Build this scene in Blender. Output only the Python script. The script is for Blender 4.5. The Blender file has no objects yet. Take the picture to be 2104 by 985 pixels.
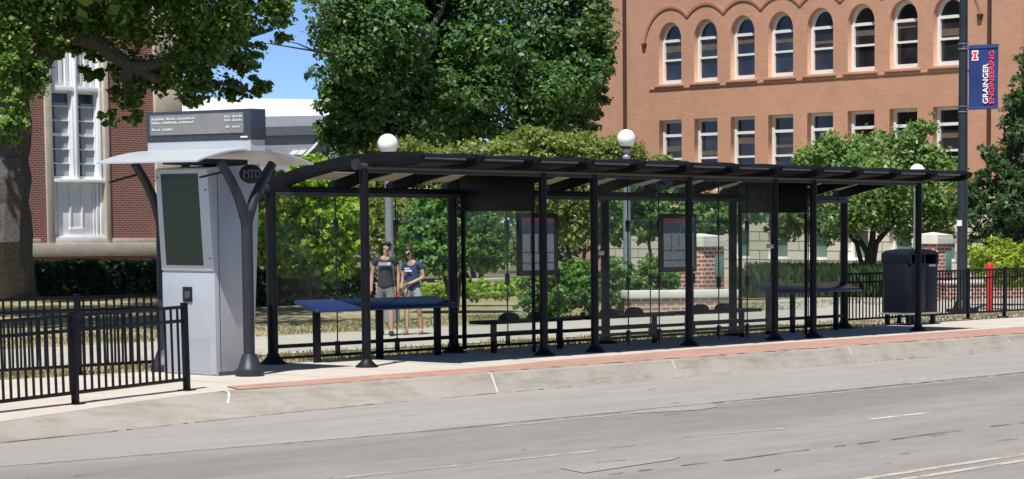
import bpy, bmesh, math, random
import numpy as np
from mathutils import Vector, Matrix
R = math.radians
S = bpy.context.scene
COL = S.collection

# ------------------------------------------------------------------ camera, light, exposure
# world axes: X along the street (away to the right), Y across the street, Z up; camera 2 m above the sidewalk
W, H, F, CX, CY, CAMZ = 2104.0, 985.0, 4900.0, 1650.0, 877.0, 2.0
PITCH = math.atan((CY - 461.0) / F)
HEAD = math.atan((5178 - CX) * math.cos(PITCH) / F)
cd = bpy.data.cameras.new("camera"); cam = bpy.data.objects.new("camera", cd); COL.objects.link(cam)
cd.sensor_fit = 'HORIZONTAL'; cd.sensor_width = 36.0; cd.lens = F / W * 36.0
cd.shift_x = (W / 2 - CX) / W; cd.shift_y = (CY - H / 2) / W
cd.clip_start = 0.1; cd.clip_end = 6000
cam.location = (0, 0, CAMZ)
FW = Vector((math.cos(HEAD), math.sin(HEAD), 0)); RT = Vector((math.sin(HEAD), -math.cos(HEAD), 0))
cam.rotation_euler = (R(90) - PITCH, 0, math.atan2(FW.y, FW.x) - R(90))
S.camera = cam

wd = bpy.data.worlds.new("World"); S.world = wd; wd.use_nodes = True
nt = wd.node_tree; bg = nt.nodes['Background']; sky = nt.nodes.new('ShaderNodeTexSky')
sky.sky_type = 'NISHITA'; sky.sun_disc = False
SUN_EL = R(62); SUN_H = Vector((-.90, -.43, 0)).normalized()
sky.sun_elevation = SUN_EL; sky.sun_rotation = math.atan2(SUN_H.x, SUN_H.y)
sky.air_density = 1.0; sky.dust_density = 0.0; sky.ozone_density = 3.0; sky.altitude = 8000
nt.links.new(sky.outputs[0], bg.inputs[0]); bg.inputs[1].default_value = 0.115
sd = bpy.data.lights.new("sun", 'SUN'); so = bpy.data.objects.new("sun", sd); COL.objects.link(so)
sd.energy = 4.8; sd.angle = R(0.5); sd.color = (1, .965, .915)
so.location = (0, 0, 60)
so.rotation_euler = (-(SUN_H * math.cos(SUN_EL) + Vector((0, 0, math.sin(SUN_EL))))).to_track_quat('-Z', 'Y').to_euler()
S.view_settings.view_transform = 'Standard'; S.view_settings.look = 'None'
S.view_settings.exposure = 0.40; S.view_settings.gamma = 1.0; S.view_settings.use_curve_mapping = False
S.render.engine = 'CYCLES'
S.cycles.max_bounces = 8; S.cycles.transparent_max_bounces = 24; S.cycles.diffuse_bounces = 3
S.cycles.glossy_bounces = 3; S.cycles.transmission_bounces = 4

def ray(x, y):
    X = (x - CX) / F; Y = -(y - CY) / F
    fw = math.cos(PITCH) + Y * math.sin(PITCH); up = -math.sin(PITCH) + Y * math.cos(PITCH)
    return RT * X + FW * fw + Vector((0, 0, up)), fw
def at(x, y, t):            # the point t metres ahead seen at (x, y)
    d, fw = ray(x, y); return Vector((0, 0, CAMZ)) + d * (t / fw)
def gp(x, y, z=0.0):        # the point at height z seen at (x, y)
    d, fw = ray(x, y); return Vector((0, 0, CAMZ)) + d * ((z - CAMZ) / d.z)

# ------------------------------------------------------------------ materials
MATS = {}
class NB:
    def __init__(s, name):
        s.m = bpy.data.materials.new(name); s.m.use_nodes = True; s.t = s.m.node_tree
        s.n = s.t.nodes; s.l = s.t.links; s.b = s.n['Principled BSDF']; s.o = s.n['Material Output']
        MATS[name] = s.m
    def new(s, typ, **kw):
        n = s.n.new(typ)
        for k, v in kw.items():
            if k in n.inputs and not hasattr(n, k): n.inputs[k].default_value = v
            else: setattr(n, k, v)
        return n
    def obj(s): return s.new('ShaderNodeTexCoord').outputs['Object']
    def mapv(s, vec, scale=(1, 1, 1), loc=(0, 0, 0)):
        m = s.new('ShaderNodeMapping'); m.inputs['Scale'].default_value = scale; m.inputs['Location'].default_value = loc
        s.l.new(vec, m.inputs['Vector']); return m.outputs[0]
    def noise(s, scale, detail=4, rough=.6, vec=None):
        n = s.new('ShaderNodeTexNoise'); n.inputs['Scale'].default_value = scale
        n.inputs['Detail'].default_value = detail; n.inputs['Roughness'].default_value = rough
        s.l.new(vec if vec is not None else s.obj(), n.inputs['Vector']); return n.outputs['Fac']
    def ramp(s, fac, stops):
        r = s.new('ShaderNodeValToRGB'); e = r.color_ramp.elements
        while len(e) < len(stops): e.new(.5)
        for q, (p, c) in zip(e, stops):
            q.position = p; q.color = (*c, 1) if len(c) == 3 else c
        s.l.new(fac, r.inputs[0]); return r.outputs[0]
    def mix(s, fac, a, b, mode='MIX'):
        m = s.new('ShaderNodeMix', data_type='RGBA', blend_type=mode)
        for sock, v in ((m.inputs[0], fac), (m.inputs[6], a), (m.inputs[7], b)):
            if hasattr(v, 'node'): s.l.new(v, sock)
            else: sock.default_value = v if isinstance(v, (int, float)) else (*v, 1)
        return m.outputs[2]
    def base(s, c, rough=.6, metal=0.0, spec=None):
        if hasattr(c, 'node'): s.l.new(c, s.b.inputs['Base Color'])
        else: s.b.inputs['Base Color'].default_value = (*c, 1)
        s.b.inputs['Roughness'].default_value = rough; s.b.inputs['Metallic'].default_value = metal
        if spec is not None: s.b.inputs['Specular IOR Level'].default_value = spec
        return s
    def bump(s, fac, strength=.3, dist=.01):
        b = s.new('ShaderNodeBump'); b.inputs['Strength'].default_value = strength; b.inputs['Distance'].default_value = dist
        s.l.new(fac, b.inputs['Height']); s.l.new(b.outputs[0], s.b.inputs['Normal']); return s

def mottled(name, c1, c2, scale=6, rough=.7, metal=0., bump=0., spec=None, detail=5):
    k = NB(name); f = k.noise(scale, detail)
    k.base(k.ramp(f, [(.3, c1), (.7, c2)]), rough, metal, spec)
    if bump: k.bump(k.noise(scale * 8, 3), bump, .01)
    return k.m

mottled('black_paint', (.0045, .005, .0075), (.008, .009, .012), 4, .42, spec=.22)
mottled('black_paint_dusty', (.007, .007, .010), (.015, .015, .018), 7, .5, spec=.25)
mottled('gutter_metal', (.07, .072, .085), (.10, .105, .12), 5, .35, .3)  # paler grey stands for the sky's reflection along the lip edge
mottled('beam_grey', (.035, .037, .042), (.05, .052, .06), 5, .45)
mottled('dark_grey_paint', (.020, .023, .030), (.030, .034, .042), 5, .45, spec=.35)
mottled('counter_sky_tint', (.014, .026, .085), (.020, .036, .11), 5, .28)  # blue in the base colour stands for sky reflected in the dark tops
mottled('bin_metal', (.004, .006, .011), (.008, .011, .018), 9, .5, spec=.2)
mottled('silver_panel', (.43, .455, .485), (.475, .50, .53), 2.5, .42, .25)
mottled('silver_canopy', (.50, .525, .55), (.55, .575, .60), 2.5, .38, .2)
mottled('sign_housing', (.035, .042, .06), (.045, .052, .07), 4, .45)
mottled('plastic_black', (.006, .006, .007), (.01, .01, .012), 6, .3)
mottled('white_paint_wood', (.80, .82, .85), (.87, .88, .90), 8, .5)
mottled('frame_white', (.72, .71, .68), (.80, .79, .76), 8, .5)
mottled('limestone', (.46, .40, .33), (.57, .51, .43), 3, .85, bump=.2)
mottled('limestone_pale', (.60, .58, .53), (.70, .68, .63), 3, .85, bump=.2)
mottled('red_paint', (.55, .015, .02), (.66, .03, .03), 6, .4)
mottled('bark', (.065, .056, .050), (.16, .14, .125), 14, .95, bump=.8)
mottled('bark_dark', (.03, .022, .018), (.06, .045, .038), 14, .95, bump=.8)
mottled('lamp_post_grey', (.22, .24, .26), (.30, .32, .34), 7, .5, .3)
mottled('slate_grey', (.14, .155, .18), (.18, .195, .22), 3, .7)
mottled('wall_grey', (.22, .235, .26), (.26, .275, .30), 2, .8)
mottled('roof_white', (.74, .75, .77), (.82, .83, .84), 2, .6)
mottled('dark_bronze', (.045, .018, .014), (.07, .03, .022), 6, .5)
mottled('cloth_charcoal', (.022, .025, .030), (.035, .038, .044), 30, .9)
mottled('cloth_navy', (.026, .042, .115), (.040, .060, .145), 30, .9)
mottled('cloth_grey', (.12, .125, .125), (.20, .20, .195), 40, .9)
mottled('cloth_grey_pale', (.30, .295, .29), (.42, .41, .40), 40, .9)
mottled('skin_tan', (.42, .24, .165), (.48, .29, .205), 12, .55)
mottled('skin_light', (.46, .28, .20), (.52, .33, .245), 12, .55)
mottled('hair_black', (.010, .008, .007), (.02, .016, .014), 30, .5)
mottled('hair_brown', (.022, .014, .011), (.04, .026, .02), 30, .5)
mottled('print_white', (.62, .64, .66), (.72, .74, .76), 30, .8)
mottled('print_grey', (.24, .27, .31), (.36, .39, .43), 25, .8)
mottled('shoe_dark', (.015, .015, .017), (.03, .03, .033), 20, .7)
mottled('sandal', (.25, .18, .13), (.32, .24, .18), 20, .7)
mottled('bag_red', (.60, .025, .05), (.70, .05, .08), 20, .6)
mottled('mulch', (.06, .045, .033), (.16, .125, .09), 5, .95, bump=.5)
mottled('banner_blue', (.014, .035, .16), (.018, .045, .19), 2, .7)
mottled('banner_edge', (.03, .055, .19), (.035, .06, .21), 4, .7)
mottled('lettering_white', (.86, .86, .86), (.90, .90, .90), 9, .7)
mottled('lettering_coral', (.78, .07, .09), (.82, .09, .11), 9, .7)
mottled('emblem_orange', (.70, .05, .03), (.76, .07, .04), 9, .7)
mottled('clamp_steel', (.40, .41, .43), (.5, .51, .53), 9, .35, .6)
mottled('plaque_green', (.10, .22, .18), (.15, .28, .23), 5, .35)
mottled('blind_tan', (.10, .075, .055), (.15, .115, .085), 4, .8)
mottled('blind_grey', (.30, .33, .37), (.38, .41, .45), 4, .8)
mottled('poster_paper', (.70, .71, .73), (.78, .79, .80), 12, .6)
mottled('poster_navy', (.12, .16, .25), (.16, .21, .31), 12, .6)
mottled('poster_red', (.60, .10, .09), (.68, .13, .12), 12, .6)
mottled('emblem_grey', (.05, .055, .065), (.08, .085, .10), 9, .6)
mottled('roof_black', (.005, .0055, .008), (.009, .010, .013), 4, .65, spec=.12)
mottled('seam_dark', (.03, .032, .036), (.04, .042, .046), 9, .7)
mottled('crack_tar', (.04, .038, .036), (.09, .085, .08), 20, .9)
mottled('edge_dirt', (.07, .045, .032), (.15, .10, .075), 12, .95)
mottled('sealant_white', (.50, .48, .44), (.62, .60, .56), 30, .8)

k = NB('globe_white'); k.base((.86, .86, .85), .35); k.b.inputs['Subsurface Weight'].default_value = .3
k = NB('screen_green')                      # a display: dark green with faint table rows
x = k.new('ShaderNodeSeparateXYZ'); k.l.new(k.obj(), x.inputs[0])
w = k.new('ShaderNodeMath', operation='MULTIPLY'); k.l.new(x.outputs[2], w.inputs[0]); w.inputs[1].default_value = 9.0
fr = k.new('ShaderNodeMath', operation='FRACT'); k.l.new(w.outputs[0], fr.inputs[0])
ln = k.ramp(fr.outputs[0], [(.0, (.012, .055, .045)), (.08, (.012, .055, .045)), (.1, (.008, .034, .032)), (1, (.008, .034, .032))])
k.base(ln, .18)
k.l.new(ln, k.b.inputs['Emission Color']); k.b.inputs['Emission Strength'].default_value = .05
k = NB('led_face'); k.base(k.ramp(k.noise(3, 3), [(.3, (.20, .20, .19)), (.7, (.24, .24, .225))]), .45)
k = NB('led_text'); k.base((.46, .49, .49), .5); k.b.inputs['Emission Color'].default_value = (.6, .7, .7, 1); k.b.inputs['Emission Strength'].default_value = .12
k = NB('grille_perforated')
v = k.new('ShaderNodeTexVoronoi'); v.inputs['Scale'].default_value = 70; v.inputs['Randomness'].default_value = 0; k.l.new(k.obj(), v.inputs['Vector'])
k.base(k.ramp(v.outputs['Distance'], [(.25, (.12, .15, .20)), (.42, (.38, .41, .45))]), .5)

def glass(name, tint, rough=.0, refl=1.0, dirt=0.0):
    k = NB(name); tr = k.new('ShaderNodeBsdfTransparent'); tr.inputs[0].default_value = (*tint, 1)
    gl = k.new('ShaderNodeBsdfGlossy'); gl.inputs['Roughness'].default_value = rough; gl.inputs[0].default_value = (refl, refl, refl, 1)
    fr = k.new('ShaderNodeFresnel'); fr.inputs[0].default_value = 1.3      # thin pane: reflection on the entry face only
    ge = k.new('ShaderNodeNewGeometry'); inv = k.new('ShaderNodeMath', operation='SUBTRACT'); inv.inputs[0].default_value = 1; k.l.new(ge.outputs['Backfacing'], inv.inputs[1])
    mu = k.new('ShaderNodeMath', operation='MULTIPLY'); k.l.new(fr.outputs[0], mu.inputs[0]); k.l.new(inv.outputs[0], mu.inputs[1])
    mx = k.new('ShaderNodeMixShader'); k.l.new(mu.outputs[0], mx.inputs[0]); k.l.new(tr.outputs[0], mx.inputs[1]); k.l.new(gl.outputs[0], mx.inputs[2])
    out = mx.outputs[0]
    if dirt:
        df = k.new('ShaderNodeBsdfDiffuse'); df.inputs[0].default_value = (.55, .58, .56, 1)
        m2 = k.new('ShaderNodeMixShader')
        fac = k.ramp(k.noise(2.2, 6, .65), [(.35, (dirt * .25,) * 3), (.75, (dirt,) * 3)])
        k.l.new(fac, m2.inputs[0]); k.l.new(out, m2.inputs[1]); k.l.new(df.outputs[0], m2.inputs[2]); out = m2.outputs[0]
    k.l.new(out, k.o.inputs[0]); return k.m
glass('shelter_glass', (.955, .975, .965), 0, .75, .03)
k = NB('window_glass'); k.base(k.ramp(k.noise(.9, 3), [(.35, (.012, .016, .026)), (.7, (.035, .045, .065))]), .06)
k = NB('window_glass_warm'); k.base(k.ramp(k.noise(.9, 3), [(.35, (.012, .012, .016)), (.7, (.04, .036, .04))]), .08)
k = NB('window_glass_green'); k.base(k.ramp(k.noise(.9, 3), [(.35, (.10, .17, .16)), (.7, (.17, .25, .23))]), .1)
k = NB('frosted_panel')
df = k.new('ShaderNodeBsdfDiffuse'); df.inputs[0].default_value = (.42, .41, .36, 1)
tl = k.new('ShaderNodeBsdfTranslucent'); tl.inputs[0].default_value = (.38, .36, .29, 1)
mx = k.new('ShaderNodeMixShader'); mx.inputs[0].default_value = .55
k.l.new(df.outputs[0], mx.inputs[1]); k.l.new(tl.outputs[0], mx.inputs[2]); k.l.new(mx.outputs[0], k.o.inputs[0])

def brick(name, c1, c2, mortar, bw, bh, ms=.012, rough=.85, var=.5, bump=.4):
    k = NB(name); sp = k.new('ShaderNodeSeparateXYZ'); k.l.new(k.obj(), sp.inputs[0])
    ad = k.new('ShaderNodeMath', operation='ADD'); k.l.new(sp.outputs[0], ad.inputs[0]); k.l.new(sp.outputs[1], ad.inputs[1])
    cb = k.new('ShaderNodeCombineXYZ'); k.l.new(ad.outputs[0], cb.inputs[0]); k.l.new(sp.outputs[2], cb.inputs[1])
    b = k.new('ShaderNodeTexBrick'); k.l.new(cb.outputs[0], b.inputs['Vector'])
    b.inputs['Scale'].default_value = 1; b.inputs['Brick Width'].default_value = bw; b.inputs['Row Height'].default_value = bh
    b.inputs['Mortar Size'].default_value = ms; b.inputs['Bias'].default_value = 0; b.inputs['Mortar Smooth'].default_value = .2
    b.inputs['Color1'].default_value = (*c1, 1); b.inputs['Color2'].default_value = (*c2, 1); b.inputs['Mortar'].default_value = (*mortar, 1)
    big = k.ramp(k.noise(.55, 6, .7), [(.3, (.86, .85, .84)), (.7, (1.08, 1.06, 1.05))])
    k.base(k.mix(var, b.outputs[0], big, 'MULTIPLY'), rough)
    k.bump(b.outputs['Fac'], -bump, .008); return k.m
brick('red_brick', (.17, .045, .038), (.235, .068, .055), (.36, .27, .23), .21, .075)
brick('pier_brick', (.26, .065, .045), (.36, .11, .075), (.55, .45, .38), .24, .10, .022)
brick('wall_brick_pale', (.30, .16, .12), (.40, .25, .19), (.55, .47, .40), .24, .10, .02)
brick('orange_brick', (.485, .252, .158), (.545, .292, .19), (.53, .31, .21), .24, .08, .012, var=.9, bump=.15)
mottled('hood_brick', (.36, .16, .09), (.42, .195, .115), 5, .85)
k = NB('rusticated_stone')
sp = k.new('ShaderNodeSeparateXYZ'); k.l.new(k.obj(), sp.inputs[0])
cb = k.new('ShaderNodeCombineXYZ'); k.l.new(sp.outputs[0], cb.inputs[0]); k.l.new(sp.outputs[2], cb.inputs[1])
b = k.new('ShaderNodeTexBrick'); k.l.new(cb.outputs[0], b.inputs['Vector']); b.inputs['Scale'].default_value = 1
b.inputs['Brick Width'].default_value = 1.5; b.inputs['Row Height'].default_value = .36; b.inputs['Mortar Size'].default_value = .022
b.inputs['Color1'].default_value = (.62, .57, .49, 1); b.inputs['Color2'].default_value = (.56, .51, .44, 1); b.inputs['Mortar'].default_value = (.17, .15, .13, 1)
k.base(b.outputs[0], .85); k.bump(b.outputs['Fac'], -.6, .02)

# ground surfaces
k = NB('sidewalk_concrete')
f1 = k.noise(1.2, 6, .7); c = k.ramp(f1, [(.3, (.46, .41, .345)), (.7, (.55, .50, .43))])
f2 = k.ramp(k.noise(26, 3), [(.3, (.90, .90, .90)), (.7, (1.06, 1.06, 1.06))])
k.base(k.mix(1, c, f2, 'MULTIPLY'), .9).bump(k.noise(60, 3), .15, .004)
k = NB('path_concrete')
k.base(k.ramp(k.noise(.9, 6, .7), [(.3, (.36, .33, .285)), (.7, (.45, .42, .365))]), .9)
k = NB('kerb_concrete')
o = k.obj(); c = k.ramp(k.noise(1.0, 7, .75), [(.30, (.25, .222, .185)), (.5, (.325, .293, .248)), (.7, (.37, .34, .298))])
st = k.ramp(k.noise(1.0, 6, .75, k.mapv(o, (1.1, 5, 9))), [(.33, (.72, .68, .63)), (.50, (1, 1, 1))])
k.base(k.mix(.8, c, st, 'MULTIPLY'), .92).bump(k.noise(40, 4), .3, .006)
k = NB('paver_red')
sp = k.new('ShaderNodeTexBrick'); k.l.new(k.obj(), sp.inputs['Vector']); sp.inputs['Scale'].default_value = 1
sp.inputs['Brick Width'].default_value = .2; sp.inputs['Row Height'].default_value = .1; sp.inputs['Mortar Size'].default_value = .006
sp.inputs['Color1'].default_value = (.45, .26, .205, 1); sp.inputs['Color2'].default_value = (.40, .215, .165, 1); sp.inputs['Mortar'].default_value = (.34, .25, .20, 1)
big = k.ramp(k.noise(1.3, 6, .7), [(.3, (.80, .80, .80)), (.7, (1.15, 1.12, 1.1))])
k.base(k.mix(1, sp.outputs[0], big, 'MULTIPLY'), .9)
k = NB('road_concrete')
o = k.obj()
c = k.ramp(k.noise(.5, 8, .72, k.mapv(o, (.25, 1.6, 1))), [(.28, (.22, .208, .190)), (.5, (.262, .248, .228)), (.72, (.295, .28, .258))])
lane = k.new('ShaderNodeSeparateXYZ'); k.l.new(o, lane.inputs[0])
mp = k.new('ShaderNodeMapRange'); k.l.new(lane.outputs[1], mp.inputs[0]); mp.inputs[1].default_value = -5; mp.inputs[2].default_value = 25
# wheel polish and drip lines along each lane (y), seen as broad worn bands
bands = k.ramp(mp.outputs[0], [(.0, (.95,) * 3), (.58, (1.0,) * 3), (.632, (.97,) * 3), (.66, (1.03,) * 3), (.70, (.98,) * 3), (.725, (.88,) * 3), (.765, (.83,) * 3), (.79, (1.04,) * 3), (.86, (1.10,) * 3), (.9, (1.05,) * 3)])
blot = k.ramp(k.noise(2.0, 7, .75, k.mapv(o, (.5, 1.5, 1))), [(.38, (.84, .83, .82)), (.6, (1.04, 1.04, 1.04))])
fine = k.ramp(k.noise(45, 3), [(.3, (.88, .88, .88)), (.7, (1.1, 1.1, 1.1))])
c = k.mix(1, c, bands, 'MULTIPLY'); c = k.mix(.7, c, blot, 'MULTIPLY'); c = k.mix(.8, c, fine, 'MULTIPLY')
k.base(c, .82).bump(k.noise(70, 3), .2, .005)
mottled('road_patch', (.26, .25, .235), (.30, .29, .27), 3, .9)
k = NB('gutter_concrete')
k.base(k.mix(.8, k.ramp(k.noise(1.2, 7, .7, k.mapv(k.obj(), (.35, 1.4, 1))), [(.3, (.26, .246, .226)), (.7, (.33, .313, .288))]), k.ramp(k.noise(45, 3), [(.3, (.88,) * 3), (.7, (1.1,) * 3)]), 'MULTIPLY'), .9)
mottled('ground_far', (.10, .10, .06), (.16, .15, .09), .2, .95)
k = NB('dry_lawn')
o = k.obj()
c = k.ramp(k.noise(.45, 8, .7), [(.30, (.12, .125, .045)), (.45, (.27, .235, .12)), (.68, (.40, .34, .22))])
c = k.mix(.7, c, k.ramp(k.noise(14, 4), [(.3, (.7, .7, .7)), (.7, (1.25, 1.25, 1.2))]), 'MULTIPLY')
k.base(c, .95).bump(k.noise(30, 4), .6, .03)

def worn_paint(name, col, thr):
    k = NB(name); k.base(k.ramp(k.noise(9, 4), [(.3, tuple(x * .85 for x in col)), (.7, col)]), .8)
    tr = k.new('ShaderNodeBsdfTransparent'); mx = k.new('ShaderNodeMixShader')
    fac = k.ramp(k.noise(3.5, 8, .8), [(thr - .06, (0, 0, 0)), (thr + .06, (1, 1, 1))])
    k.l.new(fac, mx.inputs[0]); k.l.new(tr.outputs[0], mx.inputs[1]); k.l.new(k.b.outputs[0], mx.inputs[2]); k.l.new(mx.outputs[0], k.o.inputs[0])
worn_paint('paint_white', (.60, .58, .54), .45)
worn_paint('paint_faint', (.44, .42, .385), .50)
worn_paint('paint_yellow', (.50, .43, .35), .43)

def leafmat(name, dark, light, trans=.4, tc=None):
    k = NB(name); g = k.new('ShaderNodeNewGeometry')
    c = k.ramp(g.outputs['Random Per Island'], [(.0, dark), (.55, tuple((a + b) / 2 for a, b in zip(dark, light))), (1, light)])
    k.base(c, .42, spec=.45)
    t = k.new('ShaderNodeBsdfTranslucent'); k.l.new(k.mix(1, c, tc or (1.5, 1.6, .7), 'MULTIPLY'), t.inputs[0])
    mx = k.new('ShaderNodeMixShader'); mx.inputs[0].default_value = trans
    k.l.new(k.b.outputs[0], mx.inputs[1]); k.l.new(t.outputs[0], mx.inputs[2]); k.l.new(mx.outputs[0], k.o.inputs[0])
leafmat('leaf_sycamore', (.045, .11, .025), (.25, .38, .10))
leafmat('leaf_deep', (.032, .100, .036), (.165, .28, .095))
leafmat('leaf_olive', (.115, .165, .042), (.32, .37, .11))
leafmat('leaf_lime', (.16, .30, .025), (.44, .56, .09))
leafmat('leaf_mid', (.055, .15, .032), (.22, .37, .10))
leafmat('leaf_fresh', (.07, .15, .04), (.26, .38, .12))
leafmat('leaf_hedge', (.020, .045, .016), (.055, .095, .032))
leafmat('leaf_fern', (.20, .30, .03), (.42, .50, .07))
leafmat('leaf_spruce', (.035, .085, .038), (.12, .19, .08))
leafmat('leaf_blade', (.040, .085, .030), (.095, .155, .060))
leafmat('leaf_dry', (.16, .15, .055), (.36, .32, .17))

# ------------------------------------------------------------------ objects
ROOT = {}
def thing(name, loc, label, cat, group=None, rz=0.0):
    o = bpy.data.objects.new(name, None); COL.objects.link(o); o.empty_display_size = .2
    o.location = loc; o.rotation_euler = (0, 0, rz); o['label'] = label; o['category'] = cat
    if group: o['group'] = group
    ROOT[o] = Matrix.Translation(Vector(loc)) @ Matrix.Rotation(rz, 4, 'Z'); return o
def tag(o, label=None, cat=None, group=None, kind=None):
    for a, b in (('label', label), ('category', cat), ('group', group), ('kind', kind)):
        if b: o[a] = b
    return o
def copy_tree(o, parent=None):
    c = o.copy(); COL.objects.link(c)
    if parent is not None: c.parent = parent
    for ch in list(o.children): copy_tree(ch, c)
    return c

class MB:
    def __init__(s): s.v = []; s.f = []
    def add(s, vs, fs):
        n = len(s.v); s.v += [tuple(x) for x in vs]; s.f += [tuple(i + n for i in f) for f in fs]; return s
    def box(s, x0, x1, y0, y1, z0, z1, M=None):
        vs = [Vector(p) for p in ((x0, y0, z0), (x1, y0, z0), (x1, y1, z0), (x0, y1, z0), (x0, y0, z1), (x1, y0, z1), (x1, y1, z1), (x0, y1, z1))]
        if M is not None: vs = [M @ q for q in vs]
        return s.add(vs, [(3, 2, 1, 0), (4, 5, 6, 7), (0, 1, 5, 4), (1, 2, 6, 5), (2, 3, 7, 6), (3, 0, 4, 7)])
    def tube(s, pts, rad, n=8, cap=True, flat=None):
        pts = [Vector(p) for p in pts]; rad = rad if isinstance(rad, (list, tuple)) else [rad] * len(pts)
        vs = []; up = None
        for i, p in enumerate(pts):
            d = (pts[min(i + 1, len(pts) - 1)] - pts[max(i - 1, 0)]).normalized()
            if up is None: up = Vector((0, 0, 1)) if abs(d.z) < .9 else Vector((1, 0, 0))
            a = d.cross(up).normalized(); b = a.cross(d).normalized(); up = b
            for k in range(n):
                t = 2 * math.pi * k / n; vs.append(p + (a * math.cos(t) * (flat or 1) + b * math.sin(t)) * rad[i])
        fs = []
        for i in range(len(pts) - 1):
            for k in range(n):
                k2 = (k + 1) % n; fs.append((i * n + k, i * n + k2, (i + 1) * n + k2, (i + 1) * n + k))
        if cap: fs += [tuple(range(n))[::-1], tuple((len(pts) - 1) * n + k for k in range(n))]
        return s.add(vs, fs)
    def lathe(s, prof, c=(0, 0, 0), n=20):
        c = Vector(c); vs = []
        for r, z in prof:
            for k in range(n):
                t = 2 * math.pi * k / n; vs.append(c + Vector((r * math.cos(t), r * math.sin(t), z)))
        fs = []
        for i in range(len(prof) - 1):
            for k in range(n):
                k2 = (k + 1) % n; fs.append((i * n + k, i * n + k2, (i + 1) * n + k2, (i + 1) * n + k))
        fs += [tuple(range(n))[::-1], tuple((len(prof) - 1) * n + k for k in range(n))]
        return s.add(vs, fs)
    def prism(s, poly, a, b, axis='x'):      # poly in the two other axes (order y,z / x,z / x,y)
        def P(q, t): return {'x': (t, q[0], q[1]), 'y': (q[0], t, q[1]), 'z': (q[0], q[1], t)}[axis]
        n = len(poly); vs = [P(q, a) for q in poly] + [P(q, b) for q in poly]
        fs = [tuple(range(n)), tuple(range(2 * n - 1, n - 1, -1))] + [(i, i + n, (i + 1) % n + n, (i + 1) % n) for i in range(n)]
        return s.add(vs, fs)
    def sheet(s, prof, a, b):                # open profile (y,z) swept along x
        n = len(prof); vs = [(a, *q) for q in prof] + [(b, *q) for q in prof]
        return s.add(vs, [(i, i + 1, i + n + 1, i + n) for i in range(n - 1)])
    def ball(s, c, r, n=14, m=9):
        c = Vector(c); r = Vector(r) if not isinstance(r, (int, float)) else Vector((r, r, r)); vs = [c + Vector((0, 0, -r.z))]
        for i in range(1, m):
            p = -math.pi / 2 + math.pi * i / m
            for k in range(n):
                t = 2 * math.pi * k / n; vs.append(c + Vector((r.x * math.cos(p) * math.cos(t), r.y * math.cos(p) * math.sin(t), r.z * math.sin(p))))
        vs.append(c + Vector((0, 0, r.z))); fs = [(0, 1 + (k + 1) % n, 1 + k) for k in range(n)]
        for i in range(m - 2):
            for k in range(n): fs.append((1 + i * n + k, 1 + i * n + (k + 1) % n, 1 + (i + 1) * n + (k + 1) % n, 1 + (i + 1) * n + k))
        L = len(vs) - 1; q = 1 + (m - 2) * n
        fs += [(L, q + k, q + (k + 1) % n) for k in range(n)]
        return s.add(vs, fs)
    def build(s, name, mat, parent=None, smooth=False, bevel=0.0, local=False, fix=True, loc=None):
        me = bpy.data.meshes.new(name); vs = s.v; root = ROOT.get(parent)
        if root is not None and not local:
            inv = root.inverted(); vs = [tuple(inv @ Vector(q)) for q in vs]
        if loc is not None: vs = [tuple(Vector(q) - Vector(loc)) for q in vs]
        me.from_pydata(vs, [], s.f); me.materials.append(MATS[mat])
        if fix or bevel:
            bm = bmesh.new(); bm.from_mesh(me)
            bmesh.ops.recalc_face_normals(bm, faces=bm.faces)
            if bevel: bmesh.ops.bevel(bm, geom=[e for e in bm.edges if e.is_manifold and e.calc_face_angle(0) > .6], offset=bevel, segments=2, profile=.5, affect='EDGES', clamp_overlap=True)
            bm.to_mesh(me); bm.free()
        if smooth or bevel:
            me.shade_smooth(); me.set_sharp_from_angle(angle=R(38))
        o = bpy.data.objects.new(name, me); COL.objects.link(o)
        if loc is not None: o.location = loc
        if parent is not None:
            o.parent = parent; ROOT[o] = root
        return o
def mesh_from(objdata_obj):     # evaluated mesh of a curve / text / modifier object, which is then removed
    COL.objects.link(objdata_obj); dg = bpy.context.evaluated_depsgraph_get()
    me = bpy.data.meshes.new_from_object(objdata_obj.evaluated_get(dg)); bpy.data.objects.remove(objdata_obj); return me
def link_mesh(name, me, mat, parent=None, M=None, world=True):
    if M is not None:
        if parent is not None and world and ROOT.get(parent) is not None: M = ROOT[parent].inverted() @ M
        me.transform(M)
    me.materials.clear(); me.materials.append(MATS[mat])
    o = bpy.data.objects.new(name, me); COL.objects.link(o)
    if parent is not None: o.parent = parent; ROOT[o] = ROOT.get(parent)
    return o
def text_mesh(body, size, bold=.0, spacing=1.0):
    c = bpy.data.curves.new('t', 'FONT'); c.body = body; c.size = size; c.offset = bold; c.extrude = .002
    c.space_character = spacing; c.align_x = 'CENTER'; c.align_y = 'CENTER'; c.resolution_u = 3
    return mesh_from(bpy.data.objects.new('t', c))
def holed(outer, holes, thick):  # flat wall with openings, in its own x,y plane, thick along z
    c = bpy.data.curves.new('h', 'CURVE'); c.dimensions = '2D'; c.fill_mode = 'BOTH'; c.extrude = thick / 2
    for poly in [outer] + holes:
        sp = c.splines.new('POLY'); sp.points.add(len(poly) - 1); sp.use_cyclic_u = True
        for p, q in zip(sp.points, poly): p.co = (q[0], q[1], 0, 1)
    return mesh_from(bpy.data.objects.new('h', c))
XZ = Matrix(((1, 0, 0, 0), (0, 0, -1, 0), (0, 1, 0, 0), (0, 0, 0, 1)))   # x,y plane -> x,z plane facing -y

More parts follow.
